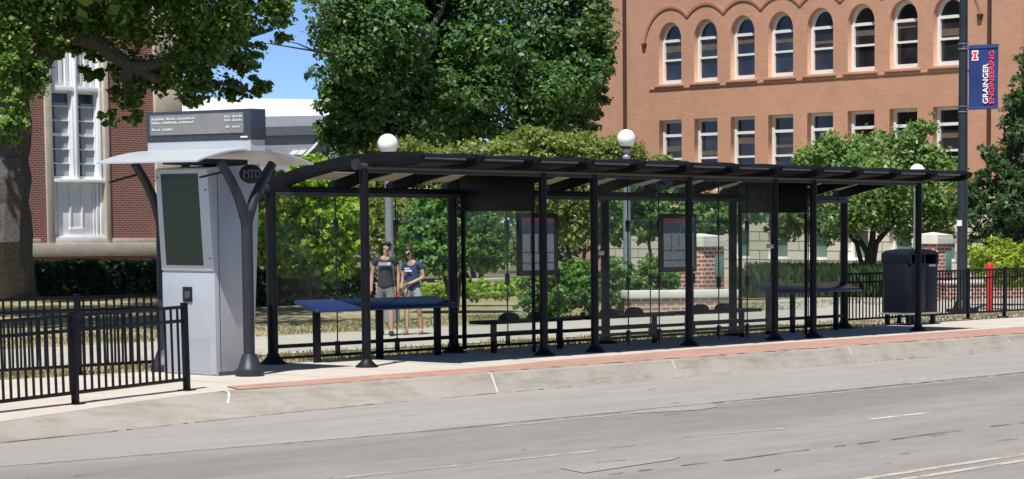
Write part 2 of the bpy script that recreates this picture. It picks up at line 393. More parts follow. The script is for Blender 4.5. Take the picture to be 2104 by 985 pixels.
# ------------------------------------------------------------------ setting: ground, road, kerb, sidewalk, path
def struct(o): o['kind'] = 'structure'; return o
g = MB()
g.add([(-1500, -1500, -.32), (3000, -1500, -.32), (3000, 21.9, -.32), (-1500, 21.9, -.32)], [(0, 1, 2, 3)])
g.add([(-1500, 22.3, -.09), (3000, 22.3, -.09), (3000, 3000, -.09), (-1500, 3000, -.09)], [(0, 1, 2, 3)])
g.add([(-1500, 21.9, -.32), (3000, 21.9, -.32), (3000, 22.3, -.09), (-1500, 22.3, -.09)], [(0, 1, 2, 3)])
struct(g.build('ground', 'ground_far', fix=False))
KT = [(-60, 10.4, -.16), (10, 20.5, -.16), (15.3, 21.32, -.08), (17.2, 21.88, -.05), (18.4, 22.18, -.025), (19.4, 22.32, -.008), (21, 22.2, 0), (23.5, 22.14, 0), (90, 22.10, 0), (220, 22.10, 0)]
KF = [(-60, 10.2, 0), (10, 20.35, 0), (15.2, 21.08, 0), (17.1, 21.33, 0), (18.6, 21.55, 0), (19.6, 21.68, 0), (21.1, 21.82, 0), (23.6, 21.92, 0), (90, 21.92, 0), (220, 21.92, 0)]
def strip(A, B, za, zb):
    n = len(A); vs = [(p[0], p[1], za + p[2]) for p in A] + [(p[0], p[1], zb + p[2]) for p in B]
    return vs, [(i, i + 1, i + n + 1, i + n) for i in range(n - 1)]
m = MB(); m.add([(-60, -8, -.26), (220, -8, -.26), (220, 22.0, -.26), (-60, 22.0, -.26)], [(0, 1, 2, 3)])
struct(m.build('road', 'road_concrete', fix=False))
# kerb: foot, face with a small rounded nose, top
def off(L, d): return [(p[0], p[1] + d, p[2]) for p in L]
KM = [tuple(a[q] * .2 + b[q] * .8 for q in range(3)) for a, b in zip(KF, KT)]
m = MB()
m.add(*strip(off(KF, -.02), KF, -.262, -.245)); m.add(*strip(KF, KM, -.245, -.05)); m.add(*strip(KM, off(KT, -.015), -.05, -.012))
m.add(*strip(off(KT, -.015), off(KT, .03), -.012, .004)); m.add(*strip(off(KT, .03), off(KT, .16), .004, .004))
struct(m.build('kerb', 'kerb_concrete', smooth=True))
m = MB(); m.add(*strip(off(KT, .1), [(p[0], 26.25, 0) for p in KT], 0.0, 0.0)); m.f = [f[::-1] for f in m.f]
struct(m.build('sidewalk', 'sidewalk_concrete', fix=False))
m = MB(); m.add([(19.45, 22.37, .005), (19.75, 22.95, .005), (24.5, 23.10, .005), (26.5, 23.45, .005), (30, 23.68, .005), (120, 23.75, .005), (120, 22.27, .005), (21.4, 22.31, .005)], [(7, 6, 5, 4, 3, 2, 1, 0)])
struct(m.build('paver_band', 'paver_red', fix=False))
m = MB(); m.add([(-20, 26.2, -.03), (120, 26.2, -.03), (120, 28.4, -.05), (-20, 28.4, -.05)], [(0, 1, 2, 3)])
m.add([(-20, 28.4, -.05), (140, 28.4, -.05), (140, 62, -.05), (-20, 62, -.05)], [(0, 1, 2, 3)])
struct(m.build('lawn', 'dry_lawn', fix=False))
m = MB(); m.box(-20, 120, 26.2, 26.26, -.05, .0)
struct(m.build('sidewalk_edge', 'sidewalk_concrete'))
m = MB(); m.add([(-20, 28.5, -.035), (140, 28.5, -.035), (140, 33.3, -.035), (-20, 33.3, -.035)], [(0, 1, 2, 3)])
struct(m.build('campus_path', 'path_concrete', fix=False))
pl = [gp(*q, -.03) for q in ((1575, 612), (1620, 597), (2300, 590), (2400, 640), (1760, 668), (1560, 668))]
m = MB(); m.add(pl, [(5, 4, 3, 2, 1, 0)])
struct(m.build('plaza_paving', 'path_concrete', fix=False))
# joints in the sidewalk
m = MB()
for i in range(60):
    x = 20.2 + i * 1.5; m.add([(x, 23.4, .004), (x + .012, 23.4, .004), (x + .012, 26.2, .004), (x, 26.2, .004)], [(0, 1, 2, 3)])
struct(m.build('sidewalk_joints', 'crack_tar', fix=False))
# kerb joints with light sealant
m = MB()
for x, w_, sk in ((19.2, .02, -.62), (23.62, .018, -.1), (27.5, .015, -.08), (32.1, .015, -.08), (37.1, .012, -.08), (43, .012, -.08)):
    def yk(L):
        for a, b in zip(L, L[1:]):
            if a[0] <= x <= b[0]: return a[1] + (b[1] - a[1]) * (x - a[0]) / (b[0] - a[0])
    f_, t_ = yk(KF), yk(KT); pts = [(x + sk, f_ - .01, -.247), (x + sk * .15, f_ + (t_ - f_) * .8 - .008, -.046), (x, t_ - .02, -.006), (x, t_ + .05, .008), (x, t_ + .14, .008)]
    if x > 25: pts[0] = tuple(pts[1][q] * .55 + pts[0][q] * .45 for q in range(3))
    for a, b in zip(pts, pts[1:]): m.add([(a[0] - w_, a[1], a[2]), (a[0] + w_, a[1], a[2]), (b[0] + w_, b[1], b[2]), (b[0] - w_, b[1], b[2])], [(0, 1, 2, 3)])
struct(m.build('kerb_joints', 'sealant_white', fix=False))
# dark broken edge where the pavers meet the kerb, and the seam at the kerb foot
rnd = random.Random(4)
def wiggle(m, pts, w0, w1, z, seed, gap=.0, step=.12, jit=.012):
    rr = random.Random(seed)
    for a, b in zip(pts, pts[1:]):
        L = math.hypot(b[0] - a[0], b[1] - a[1]); n = max(2, int(L / step)); prev = None
        dx, dy = (b[0] - a[0]) / L, (b[1] - a[1]) / L; drift = 0
        for i in range(n + 1):
            t = i / n; drift = drift * .8 + rr.uniform(-jit, jit); w = rr.uniform(w0, w1)
            p = (a[0] + (b[0] - a[0]) * t - dy * drift, a[1] + (b[1] - a[1]) * t + dx * drift)
            q = ((p[0] - dy * -w, p[1] - dx * w, z), (p[0] - dy * w, p[1] + dx * w, z))
            if prev is not None and rr.random() > gap: m.add([prev[0], q[0], q[1], prev[1]], [(0, 1, 2, 3)])
            prev = q
m = MB()
wiggle(m, [(12, 20.6), (15.2, 21.05), (18.6, 21.52), (21.1, 21.79)], .006, .016, -.250, 1, .12)
wiggle(m, [(21.1, 21.79), (23.6, 21.89), (60, 21.89)], .004, .014, -.250, 2, .5)
wiggle(m, [(18.6, 18.5), (30, 18.42), (46, 18.4)], .008, .02, -.252, 3, .18, .2)
wiggle(m, [(14, 18.9), (18.6, 18.5)], .002, .008, -.252, 5, .7)
wiggle(m, [(16.2, 13.93), (18, 13.86), (26, 13.74), (40, 13.7)], .006, .018, -.252, 6, .35, .2)
wiggle(m, [(12, 15.9), (19, 15.55)], .002, .01, -.252, 8, .85)
wiggle(m, [(22, 12.9), (24, 13.35), (26.2, 13.2)], .004, .012, -.252, 9, .5)
for i in range(34):
    x = rnd.uniform(12, 44); y = rnd.uniform(11.9, 21.2); wiggle(m, [(x, y), (x + rnd.uniform(.08, .45), y + rnd.uniform(-.06, .06))], .003, .012, -.2525, 100 + i, .1, .06, .01)
struct(m.build('road_cracks', 'crack_tar', fix=False))
m = MB()
wiggle(m, [(24.2, 22.26), (120, 22.24)], .006, .06, .009, 21, .5, .16, .025)
wiggle(m, [(20.4, 22.28), (24.2, 22.27)], .004, .025, .009, 22, .7, .16, .02)
struct(m.build('kerb_cracks', 'edge_dirt', fix=False))
def lines(name, mat, segs, z=-.2555):
    m = MB()
    for (x0, y0), (x1, y1), w_ in segs:
        m.add([(x0, y0 - w_, z), (x1, y1 - w_, z), (x1, y1 + w_, z), (x0, y0 + w_, z)], [(0, 1, 2, 3)])
    return struct(m.build(name, mat, fix=False))
lines('lane_marking', 'paint_white', [((22.85, 15.45), (24.1, 15.43), .055), ((27.6, 15.4), (29.3, 15.38), .055)])
lines('worn_lane_marking', 'paint_faint', [((13.2, 15.8), (18.1, 15.5), .05), ((20.2, 15.7), (21.3, 15.53), .05), ((19.5, 18.27), (60, 18.2), .06), ((24, 18.95), (60, 18.8), .05)])
lines('centre_marking', 'paint_yellow', [((10, 11.86), (60, 11.86), .06), ((10, 11.55), (60, 11.55), .06)])
m = MB()
for px_ in [((1400, 830), (1462, 828), (1475, 836), (1440, 842), (1300, 850), (1300, 838)), ((1850, 783), (1905, 778), (1916, 784), (1870, 790)), ((1150, 962), (1180, 958), (1400, 938), (1380, 945), (1200, 972))]:
    ps = [gp(*q, -.2535) for q in px_]; m.add(ps, [tuple(range(len(ps)))])
struct(m.build('road_patches', 'road_patch', fix=False))
m = MB()
m.add([(18.0, 18.55, -.2565), (60, 18.45, -.2565), (60, 21.91, -.2565), (23.6, 21.91, -.2565), (21.1, 21.81, -.2565), (18.6, 21.54, -.2565), (12, 20.6, -.2565), (12, 19.2, -.2565)], [tuple(range(8))])
struct(m.build('gutter_pan', 'gutter_concrete', fix=False))

# ------------------------------------------------------------------ bus shelter
FX = [23.58, 27.29, 28.48, 30.86, 33.24, 34.39, 37.80]; BX = [23.34, 27.03, 30.68, 34.21, 37.73]
FV, BV = 24.45, 26.10
sh = thing('bus_shelter', (30.7, 25.3, 0), 'long black bus shelter with ribbed curved roof and clear glass walls on the sidewalk', 'bus shelter')
def post(x, y, top, r, fr, fh):
    m = MB(); m.lathe([(r, .0), (r, top)], (x, y, 0), 16); p = m.build('post', 'black_paint', sh, smooth=True)
    q = MB(); q.lathe([(fr, .0), (fr, .018), (fr * .8, .04), (r * 1.25, fh * .72), (r * 1.08, fh)], (x, y, .001), 18)
    q.build('base_flange', 'black_paint_dusty', p, smooth=True)
for x in FX: post(x, FV, 2.76, .063, .16, .12)
for x in BX: post(x, BV, 2.46, .075, .19, .15)
UP = [(26.50, 2.60), (26.36, 2.68), (25.92, 2.785), (25.48, 2.87), (25.08, 2.93), (24.69, 2.97), (24.16, 3.0), (23.75, 3.0), (23.50, 2.985), (23.36, 2.95)]
LO = [(23.40, 2.87), (23.52, 2.81), (23.70, 2.79), (24.30, 2.81), (24.69, 2.80), (25.04, 2.76), (25.59, 2.66), (26.09, 2.54), (26.50, 2.44)]
TX = [23.66 + 1.19 * i for i in range(13)]
for x in TX:
    m = MB(); m.prism(UP + LO, x - .035, x + .035, 'x'); m.build('roof_rib', 'roof_black', sh, bevel=.006)
for i in range(12):
    a, b = TX[i] + .037, TX[i + 1] - .037
    prof = [(25.90, 2.782), (25.55, 2.845), (25.08, 2.915), (24.69, 2.955), (24.16, 2.985), (23.75, 2.985), (23.53, 2.965), (23.47, 2.93), (23.47, 2.90), (23.50, 2.90), (23.545, 2.945), (23.75, 2.962), (24.16, 2.962), (24.69, 2.932), (25.08, 2.892), (25.55, 2.822), (25.90, 2.76)]
    m = MB(); m.prism(prof, a, b, 'x'); rp = m.build('roof_panel', 'roof_black', sh, smooth=True)
    m = MB(); m.prism([(26.34, 2.665), (25.92, 2.768), (25.91, 2.752), (26.33, 2.65)], a, b, 'x'); m.build('translucent_panel', 'frosted_panel', sh)
    m = MB(); m.tube([(a + .02, 23.452, 2.905), (b - .24, 23.452, 2.905)], .014, 8); m.build('gutter_lip', 'gutter_metal', rp, smooth=True)
    m = MB(); m.prism([(23.56, 2.94), (23.66, 2.94), (24.38, 2.83), (24.38, 2.80), (23.66, 2.86)], a, b, 'x'); m.build('gutter_pan', 'roof_black', rp)
m = MB(); m.tube([(FX[0] - .16, FV, 2.80), (FX[-1] + .05, FV, 2.80)], .048, 16); fb = m.build('front_beam', 'beam_grey', sh, smooth=True)
m = MB(); m.tube([(FX[0] - .17, FV, 2.825), (FX[0] - .12, FV, 2.825)], .075, 18); m.build('beam_cap', 'dark_grey_paint', fb, smooth=True)
m = MB(); m.box(FX[0] + .06, FX[-1], FV - .025, FV + .025, 2.715, 2.752); m.build('beam_channel', 'beam_grey', fb)
m = MB(); m.box(BX[0] - .05, BX[-1] + .05, BV - .05, BV + .05, 2.455, 2.54); bb = m.build('back_beam', 'black_paint', sh, bevel=.008)
m = MB(); m.box(BX[0] + .06, BX[-1], BV - .085, BV - .051, 2.40, 2.46); m.build('beam_channel', 'beam_grey', bb)
m = MB(); m.tube([(BX[0] - .17, BV, 2.50), (BX[0] - .06, BV, 2.50)], .075, 18); m.build('beam_cap', 'dark_grey_paint', bb, smooth=True)
for x in (FX[1] - .13, FX[5] - .10):      # cross partitions: header, frame and glass
    m = MB(); m.box(x - .03, x + .03, FV + .07, BV - .08, 2.20, 2.80); m.build('header_panel', 'black_paint', sh, bevel=.004)
    m = MB(); m.box(x - .02, x + .02, BV - .14, BV - .08, .05, 2.195); m.box(x - .02, x + .02, FV + .07, FV + .11, .05, 2.195); m.build('partition_frame', 'black_paint', sh)
    m = MB(); m.box(x - .005, x + .005, FV + .114, BV - .144, .20, 2.19); m.build('glass_pane', 'shelter_glass', sh)
def panes(xs, y, ztop, clampz, zb=.16):
    for i, (a, b) in enumerate(zip(xs, xs[1:])):
        m = MB(); m.box(a + .006, b - .006, y - .005, y + .005, zb, ztop); p = m.build('glass_pane', 'shelter_glass', sh)
        if i:
            m = MB()
            for z in clampz: m.box(a - .028, a + .028, y - .03, y + .03, z - .09, z + .09)
            m.box(a - .006, a + .006, y - .012, y + .012, .06, ztop)
            m.build('clamp', 'plastic_black', p, bevel=.012)
panes([BX[0] + .08, 24.59, 25.81, BX[1] - .08], BV, 2.40, (1.97, .19))
panes([BX[1] + .08, 28.27, 29.48, BX[2] - .08], BV, 2.40, (1.97, 1.12, .19))
panes([BX[2] + .08, 31.87, 33.06, BX[3] - .08], BV, 2.40, (1.97, 1.05, .19))
panes([BX[3] + .08, 35.37, 36.55, BX[4] - .08], BV, 2.40, (1.97, 1.05, .19))
panes([FX[2] + .07, 29.30, 30.08, FX[3] - .07], FV, 2.71, (1.97, 1.07, .22))
panes([FX[3] + .07, 31.66, 32.45, FX[4] - .07], FV, 2.71, (1.97, 1.03, .22))
for a, b in ((BX[0], BX[1]), (BX[1], BX[2]), (BX[2], BX[3]), (BX[3], BX[4])):
    m = MB(); m.box(a + .07, b - .07, BV - .05, BV - .012, .22, .275); m.build('low_rail', 'black_paint', sh)
    m = MB(); m.box(a + .07, b - .07, BV - .02, BV + .02, .06, .10); m.build('sill_rail', 'black_paint', sh)
for a, b in ((FX[2], FX[3]), (FX[3], FX[4])):
    m = MB(); m.box(a + .06, b - .06, FV + .012, FV + .05, .235, .28); m.build('low_rail', 'black_paint', sh)
for x, z in ((FX[2] + .13, 1.55), (FX[4] - .13, 1.62)):
    m = MB(); m.box(x - .07, x + .07, FV - .035, FV + .035, z - .035, z + .035); m.build('latch_bracket', 'clamp_steel', sh, bevel=.01)

# leaning counters
def counter(x0, x1, legs, label):
    c = thing('leaning_counter', ((x0 + x1) / 2, 25.85, 0), label, 'leaning counter', 'leaning counters inside the shelter')
    m = MB(); m.prism([(25.56, .735), (25.56, .765), (25.60, .80), (26.04, .905), (26.04, .86), (25.62, .735)], x0, x1, 'x'); m.build('counter_top', 'counter_sky_tint', c, bevel=.008)
    for x in legs:
        m = MB(); m.box(x - .055, x + .055, 25.82, 25.88, .0, .80); m.build('leg', 'black_paint', c, bevel=.006)
    return c
counter(23.7, 26.58, (23.95, 25.2, 26.42), 'blue-black leaning counter at the kiosk end of the shelter, in front of the walkers')
counter(34.7, 37.55, (34.95, 35.7, 37.1), 'blue-black leaning counter at the far end of the shelter, near the litter bin')
# low benches with two hump dividers
def bench(x0):
    b = thing('bench', (x0 + 1.12, 25.55, 0), 'low black bench with two rounded dividers beside the first glass cross wall', 'bench', 'low benches inside the shelter')
    m = MB(); m.box(x0, x0 + 2.25, 25.36, 25.74, .455, .51); m.build('seat', 'black_paint', b, bevel=.012)
    for x in (x0 + .72, x0 + 1.38):
        pts = [(x + .2 - .02 * 0 - .4 * i / 10, .505 + .115 * (math.sin(math.pi * min(1, max(0, i / 10))) ** .45)) for i in range(11)]
        m = MB(); m.prism([(q[0], q[1]) for q in pts], 25.50, 25.62, 'y'); m.build('divider', 'black_paint_dusty', b, bevel=.01)
    for x in (x0 + .35, x0 + 1.9):
        m = MB(); m.box(x - .045, x + .045, 25.52, 25.58, 0, .46); m.build('leg', 'black_paint', b, bevel=.006)
    m = MB(); m.box(x0 + .4, x0 + 1.85, 25.525, 25.575, .29, .33); m.build('stretcher', 'black_paint', b)
    return b
b1 = bench(27.0)
for dx, lab in ((2.4, 'middle low black bench, under the second map case, behind the front glass'), (4.85, 'low black bench with dividers in front of the brick gate pier, nearest the far counter')):
    c = copy_tree(b1); c.location.x += dx; c['label'] = lab
# map cases hung on the rear glass
def mapcase(x0, x1, label, busy):
    z0, z1 = 1.17, 2.18; c = thing('map_case', ((x0 + x1) / 2, BV - .05, z0), label, 'map case', 'map cases on the shelter glass')
    y = BV - .045
    m = MB(); m.box(x0, x1, y - .05, y, z0, z1); m.build('case', 'plastic_black', c, bevel=.012)
    m = MB(); m.box(x0 + .1, x1 - .1, y - .056, y - .051, z0 + .09, z1 - .08); ps = m.build('poster', 'poster_paper', c)
    w_ = x1 - x0 - .2; xa, xb = x0 + .1, x1 - .1
    m = MB(); m.box(xa, xb, y - .060, y - .057, z1 - .145, z1 - .08); m.build('heading_band', 'poster_red', ps)
    m = MB(); m.box(xa, xb, y - .060, y - .057, z1 - .34, z1 - .147); m.build('title_block', 'poster_navy', ps)
    m = MB(); rr = random.Random(7 + busy)
    for i in range(1, 4):
        x = xa + w_ * i / 4; m.box(x - .006, x + .006, y - .060, y - .057, z0 + .38, z1 - .36)
    m.box(xa, xb, y - .0605, y - .057, z0 + .365, z0 + .378); m.box(xa, xb, y - .0605, y - .057, z0 + .20, z0 + .214)
    for i in range(24):
        x = rr.uniform(xa + .02, xb - .1); z = rr.uniform(z0 + .12, z1 - .38); m.box(x, x + rr.uniform(.03, .09), y - .0602, y - .057, z, z + .006)
    m.build('map_lines', 'seam_dark', ps)
    if busy:  # white slivers imitate reflections on the case glass
        m = MB()
        for i in range(9):
            x = rr.uniform(xa, xb - .1); z = rr.uniform(z0 + .15, z1 - .2); a = rr.uniform(-.5, .5)
            m.add([(x, y - .0615, z), (x + .03, y - .0615, z + .01), (x + .03 + a * .2, y - .0615, z + .16), (x + a * .2, y - .0615, z + .14)], [(0, 1, 2, 3)])
        m.build('reflection_streaks', 'poster_paper', ps)
    m = MB(); m.box(x0 + .035, x1 - .035, y - .068, y - .063, z0 + .03, z1 - .03); m.build('cover_glass', 'shelter_glass', c)
mapcase(28.43, 29.38, 'black framed route map with a clean red heading, left of the other map', 0)
mapcase(32.02, 33.05, 'black framed route map with painted white reflection streaks beside the brick gate pier', 1)

# ------------------------------------------------------------------ information kiosk
ki = thing('information_kiosk', (21.4, 25.15, 0), 'tall silver information kiosk with dark screen, curved canopy and lit departure sign', 'kiosk')
y0, y1 = 24.62, 25.68; ux0 = 21.05
prof = [(ux0, .0), (ux0, 1.36), (ux0 - .075, 2.74), (ux0 + .80, 2.80), (ux0 + .62, .0)]
m = MB(); m.prism(prof, y0, y1, 'y'); m.build('body', 'silver_panel', ki, bevel=.012)
def front(y, z, d=0.0): return (ux0 - (max(0, z - 1.36) / 1.38) * .075 - d, y, z)
def plate(ya, yb, za, zb, d0, d1, name, mat, parent, bevel=0):
    m = MB(); vs = [front(y, z, d) for d in (d0, d1) for (y, z) in ((ya, za), (yb, za), (yb, zb), (ya, zb))]
    m.add(vs, [(0, 1, 2, 3), (7, 6, 5, 4), (0, 4, 5, 1), (1, 5, 6, 2), (2, 6, 7, 3), (3, 7, 4, 0)])
    return m.build(name, mat, parent, bevel=bevel)
sf = plate(y0 + .01, y1 - .01, 1.385, 2.72, .0, .025, 'screen_surround', 'silver_canopy', ki, .006)
plate(y0 + .20, y1 - .12, 1.455, 2.665, .026, .030, 'screen', 'screen_green', ki)
m = MB()
for y, z in ((y0 + .06, 2.62), (y0 + .06, 2.45), (y1 - .05, 2.62), (y0 + .06, 1.55)): m.tube([front(y, z, .024), front(y, z, .030)], .013, 10)
m.build('lock', 'seam_dark', sf)
plate(y0 + .005, y1 - .005, .02, 1.355, .0, .014, 'service_door', 'silver_panel', ki, .004)
gq = plate(y0 + .13, y1 - .13, .06, .50, .0145, .018, 'vent_grille', 'grille_perforated', ki)
rd = plate(25.07, 25.25, .97, 1.17, .0145, .034, 'card_reader', 'plastic_black', ki, .006)
plate(25.10, 25.20, 1.02, 1.11, .035, .038, 'reader_window', 'emblem_grey', rd)
MB().box(ux0 + .055, ux0 + .063, y0 - .003, y0 + .002, .03, 2.68).build('panel_seam', 'seam_dark', ki)
MB().box(ux0 + .02, ux0 + .63, y0 - .012, y0 - .001, .0, .05).build('skirting', 'emblem_grey', ki)
# arched canopy
def canopy_z(t): return 2.815 + .175 * (1 - (2 * t - 1) ** 2)
N = 20; ca, cb_ = 20.36, 22.34
pr = [(ca + (cb_ - ca) * i / N, canopy_z(i / N)) for i in range(N + 1)]
m = MB(); m.prism(pr + [(x, z - .022) for x, z in pr[::-1]], 24.12, 26.12, 'y'); m.build('canopy', 'silver_canopy', ki, smooth=True)
m = MB(); m.box(20.98, 21.75, 24.75, 25.55, 2.79, 2.86); m.build('canopy_bracket', 'dark_grey_paint', ki)
# departure sign on the roof
sg = MB().box(21.18, 21.44, 24.03, 26.12, 3.10, 3.50).build('departure_sign', 'sign_housing', ki, bevel=.01)
MB().box(21.19, 21.43, 24.05, 26.10, 2.955, 3.098).build('sign_base', 'silver_canopy', ki)
lf = MB().box(21.168, 21.178, 24.16, 26.02, 3.19, 3.455).build('led_panel', 'led_face', sg)
rr = random.Random(3); m = MB()
for y_a, y_b, z in ((25.98, 25.72, 3.405), (25.68, 25.50, 3.405), (25.46, 25.12, 3.405), (25.98, 25.8, 3.355), (25.75, 25.48, 3.355), (25.43, 25.13, 3.355), (25.97, 25.82, 3.265), (25.76, 25.58, 3.265),
                    (24.52, 24.41, 3.41), (24.37, 24.19, 3.41), (24.52, 24.41, 3.36), (24.37, 24.19, 3.36), (24.50, 24.42, 3.275), (24.37, 24.22, 3.275)):
    y = y_a
    while y > y_b:       # unreadable LED lettering: short strokes of different height
        wv = rr.uniform(.012, .022); hh = rr.choice((.028, .034, .02)); m.box(21.162, 21.166, y - wv, y, z - .017, z - .017 + hh); y -= wv + rr.uniform(.004, .009)
m.build('led_text', 'led_text', lf)
MB().box(21.17, 21.178, 24.09, 24.22, 3.125, 3.145).build('sign_plate', 'lettering_white', sg)
# Y columns
def ycol(y):
    m = MB(); x = 21.30
    m.lathe([(.185, 0), (.19, .02), (.185, .085), (.155, .105), (.10, .27), (.09, .29)], (x, y, .001), 20); f_ = m.build('column_base', 'dark_grey_paint', ki, smooth=True)
    m = MB(); m.tube([(x, y, .25), (x, y, 2.0), (x, y, 2.18)], .074, 14)
    for s_, xe in ((-1, -.42), (1, .46)):
        m.tube([(x, y, 1.75), (x + s_ * .02, y, 2.05), (x + xe * .28, y, 2.33), (x + xe * .62, y, 2.58), (x + xe, y, 2.80)], [.05, .07, .066, .062, .06], 12)
    m.build('y_column', 'dark_grey_paint', ki, smooth=True)
ycol(24.28); ycol(25.99)
for q in (([(20.55, 24.3, 2.60), (20.95, 24.3, 2.68)]), ([(20.45, 25.99, 2.55), (20.9, 25.99, 2.66)])): MB().tube(q, .016, 6).build('canopy_strut', 'dark_grey_paint', ki)
m = MB(); n = 28
for d, sc in ((24.20, 1.0),):
    pts = [(21.33 + .19 * math.cos(2 * math.pi * i / n), 2.655 + .125 * math.sin(2 * math.pi * i / n)) for i in range(n)]
    m.prism(pts, d, d + .03, 'y')
em = m.build('emblem_plate', 'black_paint_dusty', ki, bevel=.006)
tm = text_mesh('MTD', .14, .004); link_mesh('emblem_lettering', tm, 'emblem_grey', em, Matrix.Translation((21.33, 24.196, 2.655)) @ XZ @ Matrix.Shear('XY', 4, (.25, 0)))

# ------------------------------------------------------------------ fences
def fence(name, A, B, posts, label, pitch=.125, hang=.1, midrail=True, group=None, h=1.06, low=False):
    A, B = Vector((*A, 0)), Vector((*B, 0)); L = (B - A).length; d = (B - A) / L; rz = math.atan2(d.y, d.x)
    f_ = thing(name, A, label, 'fence', group, rz)
    for p in posts:
        q = MB().box(p - .033, p + .033, -.033, .033, 0, h).build('post', 'black_paint', f_, local=True, bevel=.004)
        MB().box(p - .036, p + .036, -.036, .036, h, h + .018).build('post_cap', 'black_paint', q, local=True, bevel=.008)
        if hang < .2: MB().box(p - .08, p + .08, -.075, .075, 0.001, .016).build('base_plate', 'black_paint_dusty', q, local=True)
    a, b = min(posts), max(posts)
    for z in ((h - .035, h - .20, hang) if midrail else (h - .035, hang)): MB().box(a, b, -.02, .02, z - .02, z + .02).build('rail', 'black_paint', f_, local=True, bevel=.004)
    m = MB(); x = a + pitch
    while x < b - .03:
        if all(abs(x - p) > .05 for p in posts): m.box(x - .011, x + .011, -.011, .011, hang, h - .05)
        x += pitch
    m.build('picket_panel', 'black_paint', f_, local=True); return f_
d_ = Vector((19.09 - 17.19, 22.89 - 22.52)).normalized()
A = Vector((19.09, 22.89)) - d_ * 7.8
nf = fence('metal_fence', A, (19.09, 22.89), [1.95 * q for q in range(5)], 'black picket fence at the kerb, ending in front of the silver kiosk', .118, .14, group='black metal picket fences', h=1.05)
nf.location.z = -.164; nf.rotation_euler.y = -math.atan(.0195)
fence('metal_fence', (12.9, 26.33), (22.6, 26.33), [.1, 2.5, 4.9, 7.25, 9.6], 'black picket fence behind the kiosk at the back edge of the sidewalk', .125, .12, group='black metal picket fences')
fence('metal_fence', (38.3, 26.62), (54.5, 26.62), [.25, 2.15, 4.8, 6.3, 8.6, 10.9, 13.2, 15.5], 'black picket fence running right from the shelter behind the litter bin', .118, .13, group='black metal picket fences')

# ------------------------------------------------------------------ litter bin, bollard, banner pole
lb = thing('litter_bin', (40.4, 26.05, 0), 'big navy black double litter bin with hooded openings beside the last shelter post', 'litter bin')
X0, X1, Y0, Y1 = 39.45, 40.58, 25.72, 26.42
m = MB(); c_ = .10
m.prism([(X0 + c_, Y0), (X1 - c_, Y0), (X1, Y0 + c_), (X1, Y1 - c_), (X1 - c_, Y1), (X0 + c_, Y1), (X0, Y1 - c_), (X0, Y0 + c_)], .25, 1.22, 'z'); m.build('body', 'bin_metal', lb, bevel=.01)
m = MB(); m.prism([(X0 + .02, 1.42), (X0 + .02, 1.22), (X0 + .10, 1.22), (X0 + .10, 1.40), (X1 - .12, 1.40), (X1 - .12, 1.22), (X1 - .04, 1.22), (X1 - .04, 1.42), (X1 - .16, 1.475), (X0 + .6, 1.51), (X0 + .16, 1.475)], Y0 + .01, Y1 - .01, 'y'); m.build('hood', 'bin_metal', lb, bevel=.008)
MB().box(X0 + .101, X1 - .121, Y0 + .34, Y1 - .05, 1.221, 1.40).build('hood_back', 'plastic_black', lb)
MB().box(X0 + .56, X0 + .62, Y0 + .03, Y0 + .33, 1.221, 1.40).build('divider', 'bin_metal', lb)
MB().box(X0 - .02, X1 + .03, Y0 - .02, Y1 + .02, .215, .249).build('tray', 'clamp_steel', lb)
for x, y in ((X0 + .12, Y0 + .1), (X1 - .12, Y0 + .1), (X0 + .12, Y1 - .1), (X1 - .12, Y1 - .1)):
    MB().box(x - .04, x + .04, y - .04, y + .04, 0, .214).build('leg', 'bin_metal', lb)
for xa, xb in ((X0 + .14, X0 + .56), (X0 + .64, X1 - .14)): MB().box(xa, xb, Y0 - .012, Y0 - .002, .28, 1.14).build('front_panel', 'bin_metal', lb, bevel=.004)
MB().box(X0 + .7, X0 + .95, Y0 - .008, Y0 - .002, 1.16, 1.20).build('label_plate', 'clamp_steel', lb)
p = gp(2033, 643, -.03)
bo = thing('bollard', (p.x, p.y, -.03), 'bright red round bollard standing behind the right hand fence', 'bollard')
MB().lathe([(.078, 0), (.078, 1.05)], (p.x, p.y, -.03), 16).build('shaft', 'red_paint', bo, smooth=True)
MB().lathe([(.09, 1.0), (.09, 1.10), (.075, 1.13), (.03, 1.145)], (p.x, p.y, -.03), 16).build('cap', 'red_paint', bo, smooth=True)

PX, PY = 46.8, 29.07
bp = thing('banner_pole', (PX, PY, 0), 'tall dark street light pole carrying a blue vertical banner', 'street light')
MB().lathe([(.125, .0), (.118, 2), (.085, 9.5)], (PX, PY, 0), 18).build('pole', 'dark_grey_paint', bp, smooth=True)
MB().box(PX - .26, PX + .26, PY - .26, PY + .26, -.02, .06).build('base_plate', 'black_paint_dusty', bp)
MB().lathe([(.22, .06), (.2, .12), (.13, .26)], (PX, PY, 0), 16).build('base_cover', 'black_paint_dusty', bp, smooth=True)
MB().tube([(PX, PY, 9.2), (PX, PY - .8, 9.75), (PX, PY - 2.2, 9.9)], .05, 8).build('lamp_arm', 'dark_grey_paint', bp, smooth=True)
MB().box(PX - .16, PX + .16, PY - 2.9, PY - 2.2, 9.84, 9.97).build('lamp_head', 'dark_grey_paint', bp, bevel=.04)
MB().box(PX - .13, PX - .115, PY - .06, PY + .06, 1.96, 2.09).build('sticker', 'lettering_white', bp)
bx0, bx1, bz0, bz1 = .16, .94, 4.60, 6.06     # banner spans y = PY - bx
for z in (bz0 + .02, bz1 - .02):
    MB().tube([(PX, PY - .05, z), (PX, PY - bx1 - .02, z)], .018, 8).build('banner_arm', 'lamp_post_grey', bp)
    m = MB(); m.lathe([(.125, -.07), (.125, -.055), (.1, -.05), (.1, .05), (.125, .055), (.125, .07)], (PX, PY, z), 14); m.build('clamp_band', 'lamp_post_grey', bp)
